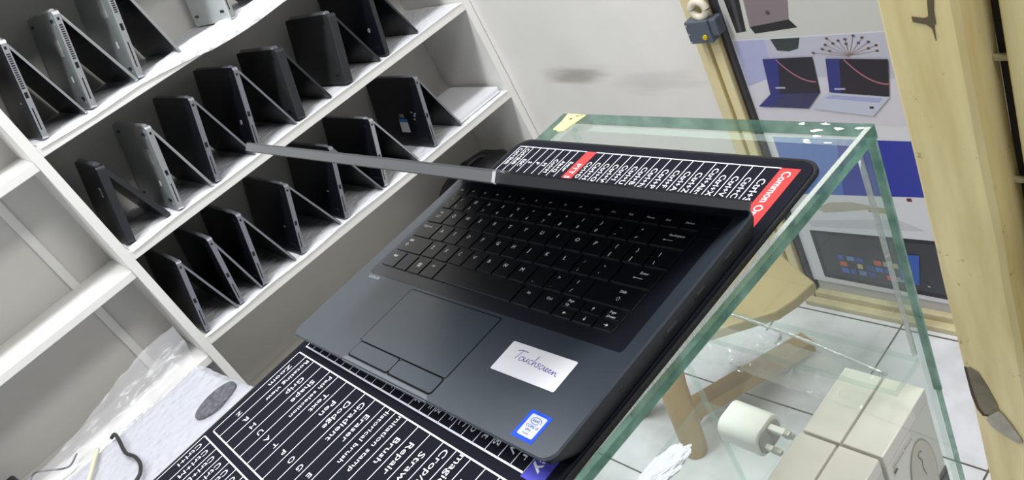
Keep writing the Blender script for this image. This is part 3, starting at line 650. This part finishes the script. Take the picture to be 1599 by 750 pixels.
tent('2g', 'black tented laptop with a round silver logo, right end of the middle shelf', 2, (.878, -.027), (.828, -.210), (.937, -.215), dark_cover, edge_black, mark='round', ports=False)
tent('3a', 'black tented laptop with grey edges, first beside the divider on the lowest laptop shelf', 3, (.132, -.280), (.082, -.450), (.168, -.456), dark_cover, edge_dark)
tent('3b', 'black tented laptop with grey edges, second from the divider on the lowest laptop shelf', 3, (.213, -.283), (.178, -.450), (.237, -.464), dark_cover, edge_dark)
tent('3c', 'black tented laptop with grey edges, third from the divider on the lowest laptop shelf', 3, (.296, -.282), (.245, -.464), (.338, -.462), dark_cover, edge_dark)
tent('3d', 'black tented laptop with grey edges, fourth from the divider on the lowest laptop shelf', 3, (.425, -.299), (.360, -.462), (.481, -.469), dark_cover, edge_dark, mark='dash')
tent('3e', 'black tented laptop half hidden behind the lid of the laptop on the desk mat', 3, (.568, -.297), (.499, -.478), (.623, -.484), dark_cover, edge_dark, mark='dash')
tent('3f', 'black tented laptop with bright edges, left of the one with the blue and white label', 3, (.696, -.306), (.633, -.471), (.752, -.464), dark_cover, edge_silver, mark='dash')
tent('3g', 'black tented laptop with a blue and white label, last on the lowest laptop shelf', 3, (.864, -.295), (.814, -.479), (.915, -.483), dark_cover, edge_dark, mark='sale')

# white slab lying at the right end of the lowest laptop shelf
a, s, t = SH[3]
wl = thing('closed_laptop', 'white closed laptop lying flat at the right end of the lowest laptop shelf', 'laptop', (XS-.135, 1.0, a+s*1.0+.004))
whp = mat('white_glossy_plastic', (232, 232, 236), .3)
bm = NB(); prism(bm, rrect(-.115, .118, -.082, .082, .008), .0005, .0085, bev=.001); xf(bm, Matrix.Rotation(math.atan(s), 4, 'X')); obj('base', bm, whp, wl)
bm = NB(); prism(bm, rrect(-.115, .118, -.082, .082, .008), .0092, .0155, bev=.002); xf(bm, Matrix.Rotation(math.atan(s), 4, 'X')); obj('lid', bm, whp, wl)

# black bag on the bottom shelf of the unit
bag = thing('bag', 'black rounded bag on the bottom shelf at the right end of the white unit', 'bag', (-1.27, .925, -.752))
bm = NB(); bmesh.ops.create_uvsphere(bm, u_segments=28, v_segments=18, radius=1)
for v in bm.verts:
    n_ = noise.noise(v.co*2.2)*.12
    v.co = Vector((v.co.x*(.10+.02*n_), v.co.y*.135*(1+n_), max(-.058, v.co.z*.068*(1+n_)) + .058))
obj('bag_body', bm, mat('black_nylon', (20, 20, 24), .55, bump=.4, bscale=80), bag, smooth=True)
bm = NB(); tube(bm, smooth_path([(.02, -.06, .10), (.02, -.03, .128), (.02, .03, .128), (.02, .06, .10)], 6), .006, 8); obj('handle', bm, black_pl, bag)

# ------------------------------------------------------------------ wrapped carton at the left, plastic bag, cables
ctn = thing('carton', 'large white carton wrapped in bubble wrap with an oval dark vent, left of the counter', 'box', (-.80, -.32, ZF))
def skew(b):
    for v in b.verts: v.co.y += .11*max(0, v.co.x-cx0)
def cb(b): xf(b, Matrix.Translation((.80, .32, -ZF))); return b
CT = -.444; cx0, cx1, cy0, cy1 = -1.058, -.42, -.72, .012
bm = NB(); box(bm, cx0+.006, cx1, cy0, cy1-.006, ZF, CT-.003, .004); skew(bm); obj('cardboard_body', cb(bm), mat('white_card', (216, 217, 224), .6), ctn)
bm = NB()
n1, n2, n3 = 70, 60, 14
def wz(x, y): return CT + abs(noise.noise(Vector((x*18, y*18, 2)))*.004) + abs(noise.noise(Vector((x*6, y*6, 5))))*.004
V = [[bm.verts.new((cx0+(cx1-cx0)*i/n1, cy0+(cy1-cy0)*j/n2, wz(cx0+(cx1-cx0)*i/n1, cy0+(cy1-cy0)*j/n2))) for j in range(n2+1)] for i in range(n1+1)]
for i in range(n1):
    for j in range(n2): bm.faces.new((V[i][j], V[i+1][j], V[i+1][j+1], V[i][j+1]))
prev = [V[i][n2] for i in range(n1+1)]
for k in range(1, n3+1):
    cur = []
    for i in range(n1+1):
        x = cx0+(cx1-cx0)*i/n1; z = CT-.30*k/n3
        cur.append(bm.verts.new((x, cy1+.004+abs(noise.noise(Vector((x*9, z*14, 8))))*.022+.012*(k/n3), z)))
    for i in range(n1): bm.faces.new((prev[i], prev[i+1], cur[i+1], cur[i]))
    prev = cur
prev = [V[0][j] for j in range(n2+1)]
for k in range(1, 6):
    cur = []
    for j in range(n2+1):
        y = cy0+(cy1-cy0)*j/n2; z = CT-.12*k/5
        cur.append(bm.verts.new((cx0-.003-abs(noise.noise(Vector((y*9, z*14, 4))))*.006, y, z)))
    for j in range(n2): bm.faces.new((prev[j], cur[j], cur[j+1], prev[j+1]))
    prev = cur
skew(bm); obj('bubble_wrap_cover', cb(bm), film('bubble_wrap_thick', (1, 1, 1), (214, 216, 225), .62, .2, 60, 1.0, .007, .16, voro=True), ctn, smooth=True)
bm = NB(); prism(bm, [(-.876+.030*math.cos(t)*1.05-.012*math.sin(t)*.2, -.022+.047*math.sin(t)) for t in [i*2*math.pi/36 for i in range(36)]], CT-.002, CT+.0065)
obj('oval_vent', cb(bm), mat('dark_grey_mesh', (104, 104, 112), .4, bump=1.0, bscale=170, var=.55, vscale=110), ctn, label='oval dark grey vent')
# plastic film bag slumped between the carton and the left shelves
bm = NB(); nu, nv = 60, 26
V = []
for i in range(nu+1):
    r = []
    u = i/nu; y = .035-.66*u
    for j in range(nv+1):
        v = j/nv
        top = Vector((-1.135-.02*math.sin(u*9), y, -.375-.045*u+.006*math.sin(u*9+1)-.02*u))
        botm = Vector((-1.052, y-.02, CT+.010))
        p = botm.lerp(top, v) + Vector((.018*math.sin(v*math.pi), 0, .012*math.sin(v*math.pi)))
        q = noise.noise(Vector((u*16, v*3.2, 1.7)))*.016 + noise.noise(Vector((u*34, v*9, 4)))*.006
        p += Vector((q*.8, q*.3, q*.6))
        p.x = max(p.x, -1.152); p.z = max(p.z, CT+.004) if p.x > cx0-.006 else p.z
        r.append(bm.verts.new(p))
    V.append(r)
for i in range(nu):
    for j in range(nv): bm.faces.new((V[i][j], V[i+1][j], V[i+1][j+1], V[i][j+1]))
pf = obj('plastic_bag', bm, film('clear_plastic_film', (1, 1, 1), (228, 228, 236), .20, .3, 22, .5, .006, .04), smooth=True); tag(pf, 'crumpled translucent plastic bag between the wrapped carton and the left shelves', 'plastic bag')
rub = mat('black_rubber_cable', (44, 44, 46), .5)
z = CT+.013
bm = NB(); tube(bm, smooth_path([(-1.050, -.197, z-.002), (-1.040, -.188, z+.004), (-1.008, -.189, z+.003), (-.965, -.194, z), (-.942, -.193, z), (-.915, -.187, z), (-.882, -.187, z), (-.857, -.194, z), (-.843, -.207, z-.001), (-.82, -.25, z), (-.80, -.33, z)], 6), .0036, 8)
tag(obj('cable', bm, rub), 'black rubber cable lying in bends on the wrapped carton', 'cable')
bm = NB(); tube(bm, smooth_path([(-1.050, -.228, z-.001), (-1.015, -.247, z), (-.975, -.268, z), (-.90, -.31, z)], 6), .0042, 8)
tag(obj('cable', bm, mat('cream_cable', (214, 210, 184), .5)), 'cream cable lying on the wrapped carton', 'cable')
# adapter and thin lead at the lower left, on the left bay's low shelf
ad = thing('power_adapter', 'black power adapter with a thin black lead at the lower left corner', 'power adapter', (-1.245, -.43, -.482))
bm = NB(); box(bm, -.05, .045, -.05, .045, 0, .03, .006); obj('adapter_body', bm, black_pl, ad)
bm = NB(); tube(bm, smooth_path([(.03, .04, .02), (.05, .065, .03), (.055, .085, .04), (.060, .105, .028), (.066, .125, .012), (.064, .14, .006), (.04, .16, .006)], 6), .002, 6); obj('lead', bm, rub, ad)

# ------------------------------------------------------------------ things inside the case
def inside(x, y, z): return (x, y, z)
ZS = -.438
boxm = mat('white_box_card', (240, 233, 224), .5); box_side = mat('grey_box_print', (60, 58, 56), .6)
mouse_m = mat('printed_mouse_grey', (206, 199, 184), .5); mouse_d = mat('printed_mouse_outline', (150, 142, 126), .5)
def mouse_box(x, y, label, w=.0345, d=.0785, h=.151, face=True):
    T = thing('mouse_box', label, 'box', (x, y, ZS), (0, 0, CA), group='white mouse boxes in the glass case')
    bm = NB(); box(bm, -w/2, w/2, -d/2, d/2, 0, h-.016, .0008); obj('carton', bm, boxm, T)
    bm = NB(); box(bm, -w/2-.0004, w/2+.0004, -d/2-.0004, d/2+.0004, h-.0155, h, .001); obj('box_lid', bm, boxm, T)
    # printed right face: product picture, lettering, dark band
    Mf = Matrix(((0, 0, 1), (1, 0, 0), (0, 1, 0))).to_4x4(); Mf.translation = Vector((w/2+.0005, 0, 0))
    o = [(.021*math.cos(t)+.006, .070+.050*math.sin(t)*(1.0 if math.sin(t) < 0 else .92)) for t in [i*2*math.pi/40 for i in range(40)]]
    bm = NB(); prism(bm, o, 0, .0003, 1); prism(bm, [(.006+(p[0]-.006)*.95, .070+(p[1]-.070)*.96) for p in o], 0, .0005, 0)
    xf(bm, Mf); obj('mouse_picture', bm, [mouse_m, mouse_d], T, label='printed picture of a pale mouse')
    bm = NB(); text(bm, 'Wireless Mouse', (-.032, .1262), .0052, (1, 0), 0, .0007); xf(bm, Mf); obj('box_lettering', bm, box_side, T); bm = NB(); prism(bm, rrect(-.032, -.0265, .1195, .1220, .0008), 0, .0006); xf(bm, Mf); obj('small_mark', bm, box_side, T); bm = NB()
    ribbon(bm, smooth_path([(.010, .100, 0), (.006, .104, 0), (.004, .099, 0), (.007, .092, 0), (.006, .082, 0), (.008, .07, 0)], 5), .0009, .0008)
    xf(bm, Mf); obj('printed_curl', bm, box_side, T)
    bm = NB(); box(bm, .026, .0385, .012, .045, 0, .0005); xf(bm, Mf); obj('dark_corner_band', bm, box_side, T)
    return T
mouse_box(0.3078, .2830, 'white mouse box in the far right corner of the glass case')
mouse_box(0.3051, .2010, 'white mouse box in front of the far right one, by the right glass pane')
mouse_box(0.2703, .2830, 'white mouse box left of the far right one, second from the right pane')
mouse_box(0.2676, .2010, 'white mouse box nearest the plug adapter, left of the front one')
mouse_box(0.3023, .1190, 'white mouse box nearest the viewer, by the right glass pane')
# plug adapter
ch = thing('plug_adapter', 'white charger plug with folding metal pins lying on the glass shelf', 'charger', (.118, .303, ZS), (0, 0, math.radians(-2)))
chm = mat('white_charger_plastic', (240, 239, 234), .28)
bm = NB(); P = rrect(-.0230, .0230, 0, .0385, .0140, 8)
prism(bm, P, -.0265, .0245, bev=.0015); Mc = Matrix(((0, 0, 1), (1, 0, 0), (0, 1, 0))).to_4x4(); xf(bm, Mc); obj('body', bm, chm, ch, smooth=False)
bm = NB(); prism(bm, rrect(-.0185, .0185, .0030, .0335, .0110, 8), .0235, .0262, 0); xf(bm, Mc); obj('pin_face', bm, mat('grey_plastic_face', (176, 172, 168), .4), ch, label='greyer end face with the pins')
pinm = mat('nickel_pin', (190, 186, 176), .3, metal=.7)
for y0, zc, L_, wht in ((.004, .0265, .046, True), (-.011, .0130, .022, False), (.013, .0130, .022, False)):
    bm = NB()
    if wht: box(bm, .006, .006+L_-.006, y0-.004, y0+.004, zc, zc+.006, .0012, 0); box(bm, .006+L_-.007, .006+L_, y0-.004, y0+.004, zc-.001, zc+.0065, .001, 1)
    else: box(bm, .0235, .0235+L_*.5, y0-.0032, y0+.0032, zc-.003, zc+.003, .0008, 0); box(bm, .0235+L_*.5, .0235+L_, y0-.0032, y0+.0032, zc-.003, zc+.003, .0008, 1)
    obj('plug_pin', bm, [chm, pinm], ch)
# white bags of plastic on the shelf
def crumple(name, label, cat, c, sx, sy, sz, m, seed, rot=0):
    bm = NB(); bmesh.ops.create_icosphere(bm, subdivisions=5, radius=1)
    for v in bm.verts:
        p = v.co.copy(); n_ = 1+.30*noise.noise(p*2.3+Vector((seed, 0, 0)))+.16*abs(noise.noise(p*6+Vector((0, seed, 0))))
        v.co = Vector((p.x*sx*n_, p.y*sy*n_, max(0, (p.z*n_+.75)*sz*.6)))
    xf(bm, Matrix.Rotation(rot, 4, 'Z')); o = obj(name, bm, m, smooth=False); o.location = c
    return tag(o, label, cat)
plm = mat('white_plastic_bag', (236, 233, 244), .35, bump=.5, bscale=50)
crumple('plastic_packet', 'small white crinkled plastic packet on the glass shelf near the left pane', 'plastic packet', (.043, .222, ZS), .016, .038, .010, plm, 3.0, -.25)
crumple('plastic_packet', 'white crinkled plastic packet on the floor behind the case beside the wooden leg', 'plastic packet', (-.468, .912, ZF), .045, .062, .02, plm, 8.0, -.5)
# loose clear film along the far rim of the upper glass shelf
bm = NB(); nu, nv = 70, 8; V = []
for i in range(nu+1):
    u = i/nu; r = []
    for j in range(nv+1):
        v = j/nv; q = noise.noise(Vector((u*14, v*3, 9)))*.008+noise.noise(Vector((u*40, v*7, 2)))*.003
        r.append(bm.verts.new((.030+.275*u, .312-.006*u-.046*v+q*.2, -.2605+.0035+abs(q)*1.2)))
    V.append(r)
for i in range(nu):
    for j in range(nv): bm.faces.new((V[i][j], V[i+1][j], V[i+1][j+1], V[i][j+1]))
cf = obj('clear_wrap', bm, film('clear_cling_wrap', (.99, 1, .99), (236, 238, 236), .13, .12, 26, .7, .006, .045), smooth=True); tag(cf, 'strip of crinkled clear wrap along the far rim of the glass shelf', 'plastic wrap')

# masking tape folded over the far left corner of the glass top
tape_m = mat('pale_yellow_tape', (222, 216, 138), .8, spec=.2, var=.06, vscale=60); ink = mat('black_marker', (40, 40, 38), .7)
tp = thing('masking_tape', 'piece of pale yellow tape with black marks on the far left glass corner', 'tape', (.030, .325, -.0198))
pts = [(-.0085, -.0105), (-.0070, -.0125), (-.003, -.0122), (.0015, -.0146), (.0080, -.0135), (.0165, .0135), (-.0105, .0148), (-.0080, .0020)]
bm = NB(); plate(bm, pts, .0006); obj('tape_strip', bm, tape_m, tp)
bm = NB(); ribbon(bm, [(.000, .006), (.0030, .0065)], .0022, .0008); ribbon(bm, [(.0042, .0115), (.0072, .0105), (.0095, .0125)], .0013, .0008); ribbon(bm, [(.0110, .0118), (.0130, .0120)], .0012, .0008)
obj('marker_mark', bm, ink, tp)

# ------------------------------------------------------------------ wooden stool seen through the glass
stl = thing('wooden_stool', 'light brown wooden stool on the tiles seen through the glass case', 'stool', (-.44, .60, ZF))
wood = mat('light_brown_wood', (186, 156, 108), .5, bump=.15, bscale=12, var=.15, vscale=12)
wood2 = mat('pale_ply_seat', (178, 160, 116), .55, var=.12, vscale=6)
def so(b): xf(b, Matrix.Translation((.44, -.60, -ZF))); return b
bm = NB(); tube(bm, [(-.440, .606, ZF), (-.438, .606, ZF+.03), (-.420, .612, -.90), (-.400, .625, -.772)], .026, 16, radii=[.025, .028, .030, .030]); obj('leg', so(bm), wood, stl)
bm = NB(); tube(bm, [(-.640, .640, ZF), (-.50, .68, -.92), (-.39, .72, -.772)], .022, 16); obj('leg', so(bm), wood, stl)
def beam(b, p, q, w, h):
    p, q = Vector(p), Vector(q); d = (q-p).normalized(); s_ = d.cross(Vector((0, 0, 1))).normalized(); u_ = s_.cross(d)
    vs = [b.verts.new(c + s_*w/2*i + u_*h/2*j) for c in (p, q) for i, j in ((-1, -1), (1, -1), (1, 1), (-1, 1))]
    for f in ((3, 2, 1, 0), (4, 5, 6, 7), (0, 1, 5, 4), (1, 2, 6, 5), (2, 3, 7, 6), (3, 0, 4, 7)): b.faces.new([vs[i] for i in f])
bm = NB(); beam(bm, (-.462, .640, -1.04), (-.345, .955, -1.09), .045, .03); obj('stretcher', so(bm), wood, stl)
bm = NB(); prism(bm, [(-.46, .58), (-.30, .66), (-.205, .745), (-.187, .786), (-.175, .836), (-.291, .899), (-.52, .80)], -.772, -.75, bev=.004); obj('seat', so(bm), wood2, stl)

# ------------------------------------------------------------------ poster on the door
PY = YB-.002
ps_ = thing('poster', 'large poster of laptops and a tablet fixed on the door behind the counter', 'poster', (-.25, PY, -.70))
def pp(name, groups, depth, label=None):
    """groups: list of (material, outline in wall x,z)"""
    bm = NB(); ms = []
    for k, (m, pts) in enumerate(groups):
        if m not in ms: ms.append(m)
        A_ = sum(pts[i][0]*pts[(i+1) % len(pts)][1]-pts[(i+1) % len(pts)][0]*pts[i][1] for i in range(len(pts)))
        if A_ < 0: pts = pts[::-1]
        bm.faces.new([bm.verts.new((x+.25, -depth-.00006*k, z_+.70)) for x, z_ in pts]).material_index = ms.index(m)
    for f in bm.faces:
        f.normal_update()
        if f.normal.y > 0: f.normal_flip()
    return obj(name, bm, ms, ps_, label=label)
PM = lambda n, c, r=.35: mat('poster_'+n, c, r)
bm = NB(); box(bm, -.155, .30, -.0012, 0, -.352, 1.0); obj('paper_sheet', bm, PM('paper', (214, 214, 220)), ps_)
def R_(x0, x1, z0, z1): return [(x0, z0), (x1, z0), (x1, z1), (x0, z1)]
grey = PM('grey', (196, 196, 192)); blk = PM('black', (40, 38, 40)); mauve = PM('mauve', (128, 118, 122)); lil = PM('lilac', (168, 172, 206)); lil2 = PM('lilac_grey', (184, 184, 200)); tabl = PM('table', (206, 204, 214))
pp('printed_picture', [(grey, R_(-.402, .06, -.391, .3)), (blk, [(-.395, -.20), (-.345, -.20), (-.364, -.374), (-.388, -.376)]), (PM('dark_grey', (74, 72, 74)), [(-.372, -.20), (-.357, -.20), (-.374, -.374), (-.380, -.375)]), (mauve, [(-.343, -.25), (-.240, -.25), (-.265, -.357), (-.353, -.365)]), (blk, [(-.353, -.365), (-.265, -.355), (-.252, -.373), (-.346, -.380)]),
    (PM('emblem', (74, 66, 70)), [(-.304+.005*math.cos(t), -.338+.005*math.sin(t)) for t in [i*math.pi/4 for i in range(8)]])], .0014, 'printed tablet and dark laptop on grey')
cur = PM('wallpaper_curve', (168, 108, 118)); navy_p = PM('screen_navy', (34, 32, 46)); scr_b = PM('screen_blue', (44, 50, 120))
def swoosh(x0, z0, sx, sz): 
    a_ = [(x0+sx*t, z0-sz*(1-(1-t)**2)) for t in [i/10 for i in range(11)]]
    return a_ + [(p[0]+.001, p[1]+.0030) for p in a_[::-1]]
plant = []
random.seed(3)
br_ = PM('dried_stem', (140, 118, 96))
for k in range(11):
    a_ = math.radians(12+156*k/10); r_ = random.uniform(.040, .056); ex_, ez_ = -.166+r_*1.25*math.cos(a_), -.438+r_*.85*math.sin(a_)
    px_, pz_ = -math.sin(a_)*.0005, math.cos(a_)*.0005
    plant.append((br_, [(-.166-px_, -.438-pz_), (ex_-px_, ez_-pz_), (ex_+px_, ez_+pz_), (-.166+px_, -.438+pz_)]))
    for q in (1, .72) if k % 2 else (1,): plant.append((PM('seed_head', (92, 72, 58)), [(-.166+(ex_+.166)*q+.0034*math.cos(t), -.438+(ez_+.438)*q+.0026*math.sin(t)) for t in [i*math.pi/3 for i in range(6)]]))
pp('printed_picture', [(lil2, R_(-.402, .06, -.585, -.394)), (lil, [(-.402, -.394), (-.330, -.394), (-.336, -.482), (-.402, -.502)]), (tabl, [(-.402, -.502), (-.336, -.478), (-.06, -.490), (-.06, -.592), (-.402, -.588)]),
    (PM('pot_green', (52, 62, 60)), [(-.317, -.3945), (-.254, -.3945), (-.264, -.418), (-.285, -.423), (-.309, -.420)])] + plant +
   [(navy_p, [(-.347, -.437), (-.239, -.436), (-.244, -.516), (-.355, -.520)]), (scr_b, [(-.347, -.437), (-.312, -.437), (-.333, -.519), (-.355, -.520)]), (cur, swoosh(-.318, -.441, .072, .052)),
    (PM('keyboard_navy', (52, 52, 92)), [(-.355, -.520), (-.244, -.516), (-.279, -.554), (-.392, -.550)]), (scr_b, [(-.355, -.520), (-.325, -.519), (-.360, -.552), (-.392, -.550)]), (PM('taskbar', (170, 170, 190)), R_(-.338, -.316, -.506, -.502)),
    (navy_p, [(-.213, -.441), (-.096, -.447), (-.110, -.525), (-.224, -.515)]), (scr_b, [(-.213, -.441), (-.186, -.442), (-.200, -.517), (-.224, -.515)]), (cur, swoosh(-.178, -.446, .072, .054)), (PM('taskbar', (170, 170, 190)), R_(-.212, -.190, -.510, -.506)),
    (PM('silver_keys', (190, 194, 212)), [(-.224, -.516), (-.109, -.526), (-.149, -.569), (-.274, -.553)]), (PM('keys_lilac', (160, 166, 204)), [(-.220, -.521), (-.122, -.529), (-.132, -.539), (-.238, -.529)]), (blk, R_(-.152, -.144, -.552, -.547))], .0014, 'printed pair of open laptops on a lilac table')
blue1 = PM('deep_blue', (40, 52, 158)); blue_refl = PM('reflection_blue', (70, 108, 186))  # the paler blue is a glass reflection painted over the left part
pp('printed_picture', [(blue_refl, [(-.385, -.629), (-.24, -.628), (-.26, -.775), (-.387, -.785)]), (blue1, [(-.24, -.628), (-.04, -.626), (-.04, -.757), (-.26, -.775)]), (PM('maroon', (110, 30, 44)), R_(-.127, -.117, -.775, -.767))], .0014, 'printed blue screen with a painted reflection on its left part')
pp('printed_picture', [(PM('stylus_grey', (178, 172, 160)), [(-.337, -.821), (-.300, -.800), (-.250, -.792), (-.18, -.800), (-.24, -.814), (-.317, -.831)]), (PM('stylus_tan', (176, 160, 122)), R_(-.215, -.170, -.815, -.800)), (PM('key_grey', (196, 196, 204)), [(-.372, -.862), (-.159, -.828), (-.105, -.850), (-.36, -.878)])], .0014, 'printed pen and pale keyboard')
tb = [(PM('tablet_black', (34, 34, 42)), [(-.372, -.890), (-.055, -.872), (-.055, -1.040), (-.372, -1.036)]), (PM('tablet_screen', (58, 60, 66)), [(-.360, -.900), (-.075, -.884), (-.075, -1.026), (-.360, -1.024)])]
cols = [(60, 92, 170), (54, 84, 150), (190, 90, 70), (180, 170, 120), (70, 110, 190), (90, 130, 180), (60, 70, 120), (150, 150, 150), (40, 80, 140)]
for i in range(7):
    for j in range(3):
        if (i*3+j) % 5 == 4: continue
        x0 = -.320+i*.021; z0 = -.955-j*.020; c_ = cols[(i*5+j*2) % 9]
        tb.append((PM('tile_%d' % ((i*5+j*2) % 9), c_), R_(x0, x0+(.017 if (i+j) % 3 else .012), z0-.014, z0)))
tb.append((PM('glow_blue', (52, 92, 176)), [(-.176, -.925), (-.13, -.920), (-.145, -1.01), (-.185, -1.0)]))
tb.append((PM('taskbar', (170, 170, 190)), R_(-.128, -.122, -1.010, -1.006)))
pp('printed_picture', tb, .0014, 'printed tablet with coloured tiles')

# rim lock on the door post
lk = thing('rim_lock', 'dark metal lock with a yellow screw on the cream door post', 'lock', (-.440, YB-.020, -.335))
def lo(b): xf(b, Matrix.Translation((.440, -(YB-.020), .335))); return b
lockm = mat('dark_lock_metal', (88, 96, 108), .4, metal=.2)
bm = NB(); box(bm, -.470, -.414, YB-.045, YB-.020, -.372, -.322, .003); obj('casing', lo(bm), lockm, lk)
bm = NB(); box(bm, -.416, -.398, YB-.040, YB-.014, -.360, -.322, .004); obj('bolt_box', lo(bm), lockm, lk)
bm = NB(); tube(bm, [(-.428, YB-.045, -.357), (-.428, YB-.048, -.357)], .0055, 14); box(bm, -.433, -.423, YB-.0487, YB-.0478, -.358, -.356); obj('screw_head', lo(bm), mat('yellow_brass', (214, 190, 40), .35, metal=.3), lk, label='yellow screw head')
bm = NB()
for zc in (-.330, -.349, -.367): tube(bm, [(-.465, YB-.0452, zc), (-.465, YB-.0470, zc)], .0022, 8)
obj('rivet', lo(bm), logo_m, lk)
bm = NB(); prof = []
tube(bm, [(-.432+.017*math.cos(t), YB-.032, -.302+.017*math.sin(t)) for t in [i*2*math.pi/20 for i in range(21)]], .008, 8, caps=False); obj('ring_pull', lo(bm), mat('ivory_ring', (214, 208, 190), .4), lk, label='ivory ring above the casing')

# ------------------------------------------------------------------ cream pillar and leaf at the right
pl = thing('wooden_pillar', 'thick cream painted pillar with a peeled patch at the right of the picture', 'pillar', (.165, .785, ZF))
def po(b): xf(b, Matrix.Translation((-.165, -.785, -ZF))); return b
def pillar_mat():
    m = bpy.data.materials.new('worn_cream_paint'); m.use_nodes = True; nt = m.node_tree; N = nt.nodes.new; L = nt.links.new
    b = nt.nodes['Principled BSDF']; b.inputs['Roughness'].default_value = .38
    tc = N('ShaderNodeTexCoord'); mp_ = N('ShaderNodeMapping'); mp_.inputs['Scale'].default_value = (1, 1, .12); L(tc.outputs['Object'], mp_.inputs['Vector'])
    n = N('ShaderNodeTexNoise'); n.inputs['Scale'].default_value = 26; n.inputs['Detail'].default_value = 8; L(mp_.outputs[0], n.inputs['Vector'])
    cr = N('ShaderNodeValToRGB'); e = cr.color_ramp.elements; e[0].position = .30; e[1].position = .62; e[0].color = (*lin((196, 178, 122)), 1); e[1].color = (*lin((221, 207, 155)), 1); L(n.outputs['Fac'], cr.inputs[0])
    n2 = N('ShaderNodeTexNoise'); n2.inputs['Scale'].default_value = 34; n2.inputs['Detail'].default_value = 10; n2.inputs['Roughness'].default_value = .7; L(tc.outputs['Object'], n2.inputs['Vector'])
    mr = N('ShaderNodeMapRange'); mr.inputs['From Min'].default_value = .63; mr.inputs['From Max'].default_value = .72; L(n2.outputs['Fac'], mr.inputs[0])
    mx = N('ShaderNodeMix'); mx.data_type = 'RGBA'; mx.inputs['B'].default_value = (*lin((104, 88, 50)), 1); L(cr.outputs[0], mx.inputs['A']); L(mr.outputs[0], mx.inputs['Factor'])
    L(mx.outputs['Result'], b.inputs['Base Color'])
    bp = N('ShaderNodeBump'); bp.inputs['Strength'].default_value = .35; bp.inputs['Distance'].default_value = .004; L(n.outputs['Fac'], bp.inputs['Height']); L(bp.outputs[0], b.inputs['Normal'])
    return m
pm_ = pillar_mat()
bm = NB()
nz = 46; V = []
prof = [(.117, .822), (.1165, .754), (.121, .750), (.199, .750), (.2065, .756), (.210, .822)]
for k in range(nz+1):
    z = ZF+(1.9)*k/nz
    V.append([bm.verts.new((x+noise.noise(Vector((x*40, z*7, 3)))*.0022, y+noise.noise(Vector((y*40, z*7, 6)))*.0012, z)) for x, y in prof])
for a_, b_ in zip(V, V[1:]):
    for i in range(len(prof)): bm.faces.new((a_[i], a_[(i+1) % 6], b_[(i+1) % 6], b_[i]))
bm.faces.new(V[-1]); bm.faces.new(list(reversed(V[0])))
bmesh.ops.recalc_face_normals(bm, faces=bm.faces[:])
obj('post', po(bm), pm_, pl)
def on_front(pts, dep, y=.7492):
    b = NB(); A_ = [b.verts.new((x, y-dep, z)) for x, z in pts]; Bv = [b.verts.new((x, y+.003, z)) for x, z in pts]
    b.faces.new(A_); n_ = len(pts)
    for i in range(n_): b.faces.new((A_[i], A_[(i+1) % n_], Bv[(i+1) % n_], Bv[i]))
    bmesh.ops.recalc_face_normals(b, faces=b.faces[:]); return b
obj('peeled_patch', po(on_front([(.1205, -.787), (.128, -.783), (.139, -.790), (.148, -.820), (.157, -.858), (.1575, -.874), (.150, -.886), (.140, -.893), (.131, -.894), (.124, -.872), (.121, -.845)], .0008)), mat('bare_weathered_wood', (112, 104, 82), .6, bump=.6, bscale=30, var=.35, vscale=40), pl, label='bare grey brown patch where the paint has peeled')
obj('patch_rim', po(on_front([(.1190, -.785), (.1225, -.786), (.1225, -.815), (.1245, -.850), (.128, -.880), (.134, -.893), (.141, -.896), (.131, -.899), (.124, -.884), (.120, -.852)], .0014)), mat('dark_torn_paint', (66, 54, 34), .8, bump=1.0, bscale=120), pl, label='dark torn rim of the patch')
obj('metal_strap', po(on_front([(.141, -.893), (.157, -.874), (.163, -.879), (.174, -.903), (.184, -.932), (.1845, -.942), (.178, -.946), (.158, -.934), (.1415, -.920), (.136, -.905)], .0024)), mat('dull_steel', (150, 146, 132), .35, metal=.6, var=.2, vscale=50), pl, label='grey metal strap end below the patch')
obj('paint_gash', po(on_front([(.1765, -.140), (.184, -.140), (.1805, -.160), (.1800, -.178), (.1775, -.180), (.1765, -.200), (.1750, -.184), (.170, -.178), (.1550, -.1735), (.1545, -.1665), (.168, -.1695), (.1735, -.168)], .0006)), mat('dark_gash', (92, 82, 62), .8), pl, label='dark gash in the paint')
lf = thing('door_leaf', 'cream painted board hinged behind the pillar at the far right edge', 'door leaf', (.30, .82, ZF))
def fo(b): xf(b, Matrix.Translation((-.30, -.82, -ZF))); return b
bm = NB(); box(bm, .2265, .46, .800, .835, ZF, .78, .003); obj('board', fo(bm), pm_, lf)
bm = NB(); box(bm, .2095, .2265, .822, .832, ZF, .78); obj('gap_shade_strip', fo(bm), gap_shade, lf, label='added dark backing standing in for shade in the gap')  # backing added so the gap stays dark; its shade is in the colour
for zc in (-.262, -.448, -.65):
    bm = NB(); box(bm, .2085, .230, .806, .812, zc-.004, zc+.004, .001); obj('hinge', fo(bm), cream_edge, lf)
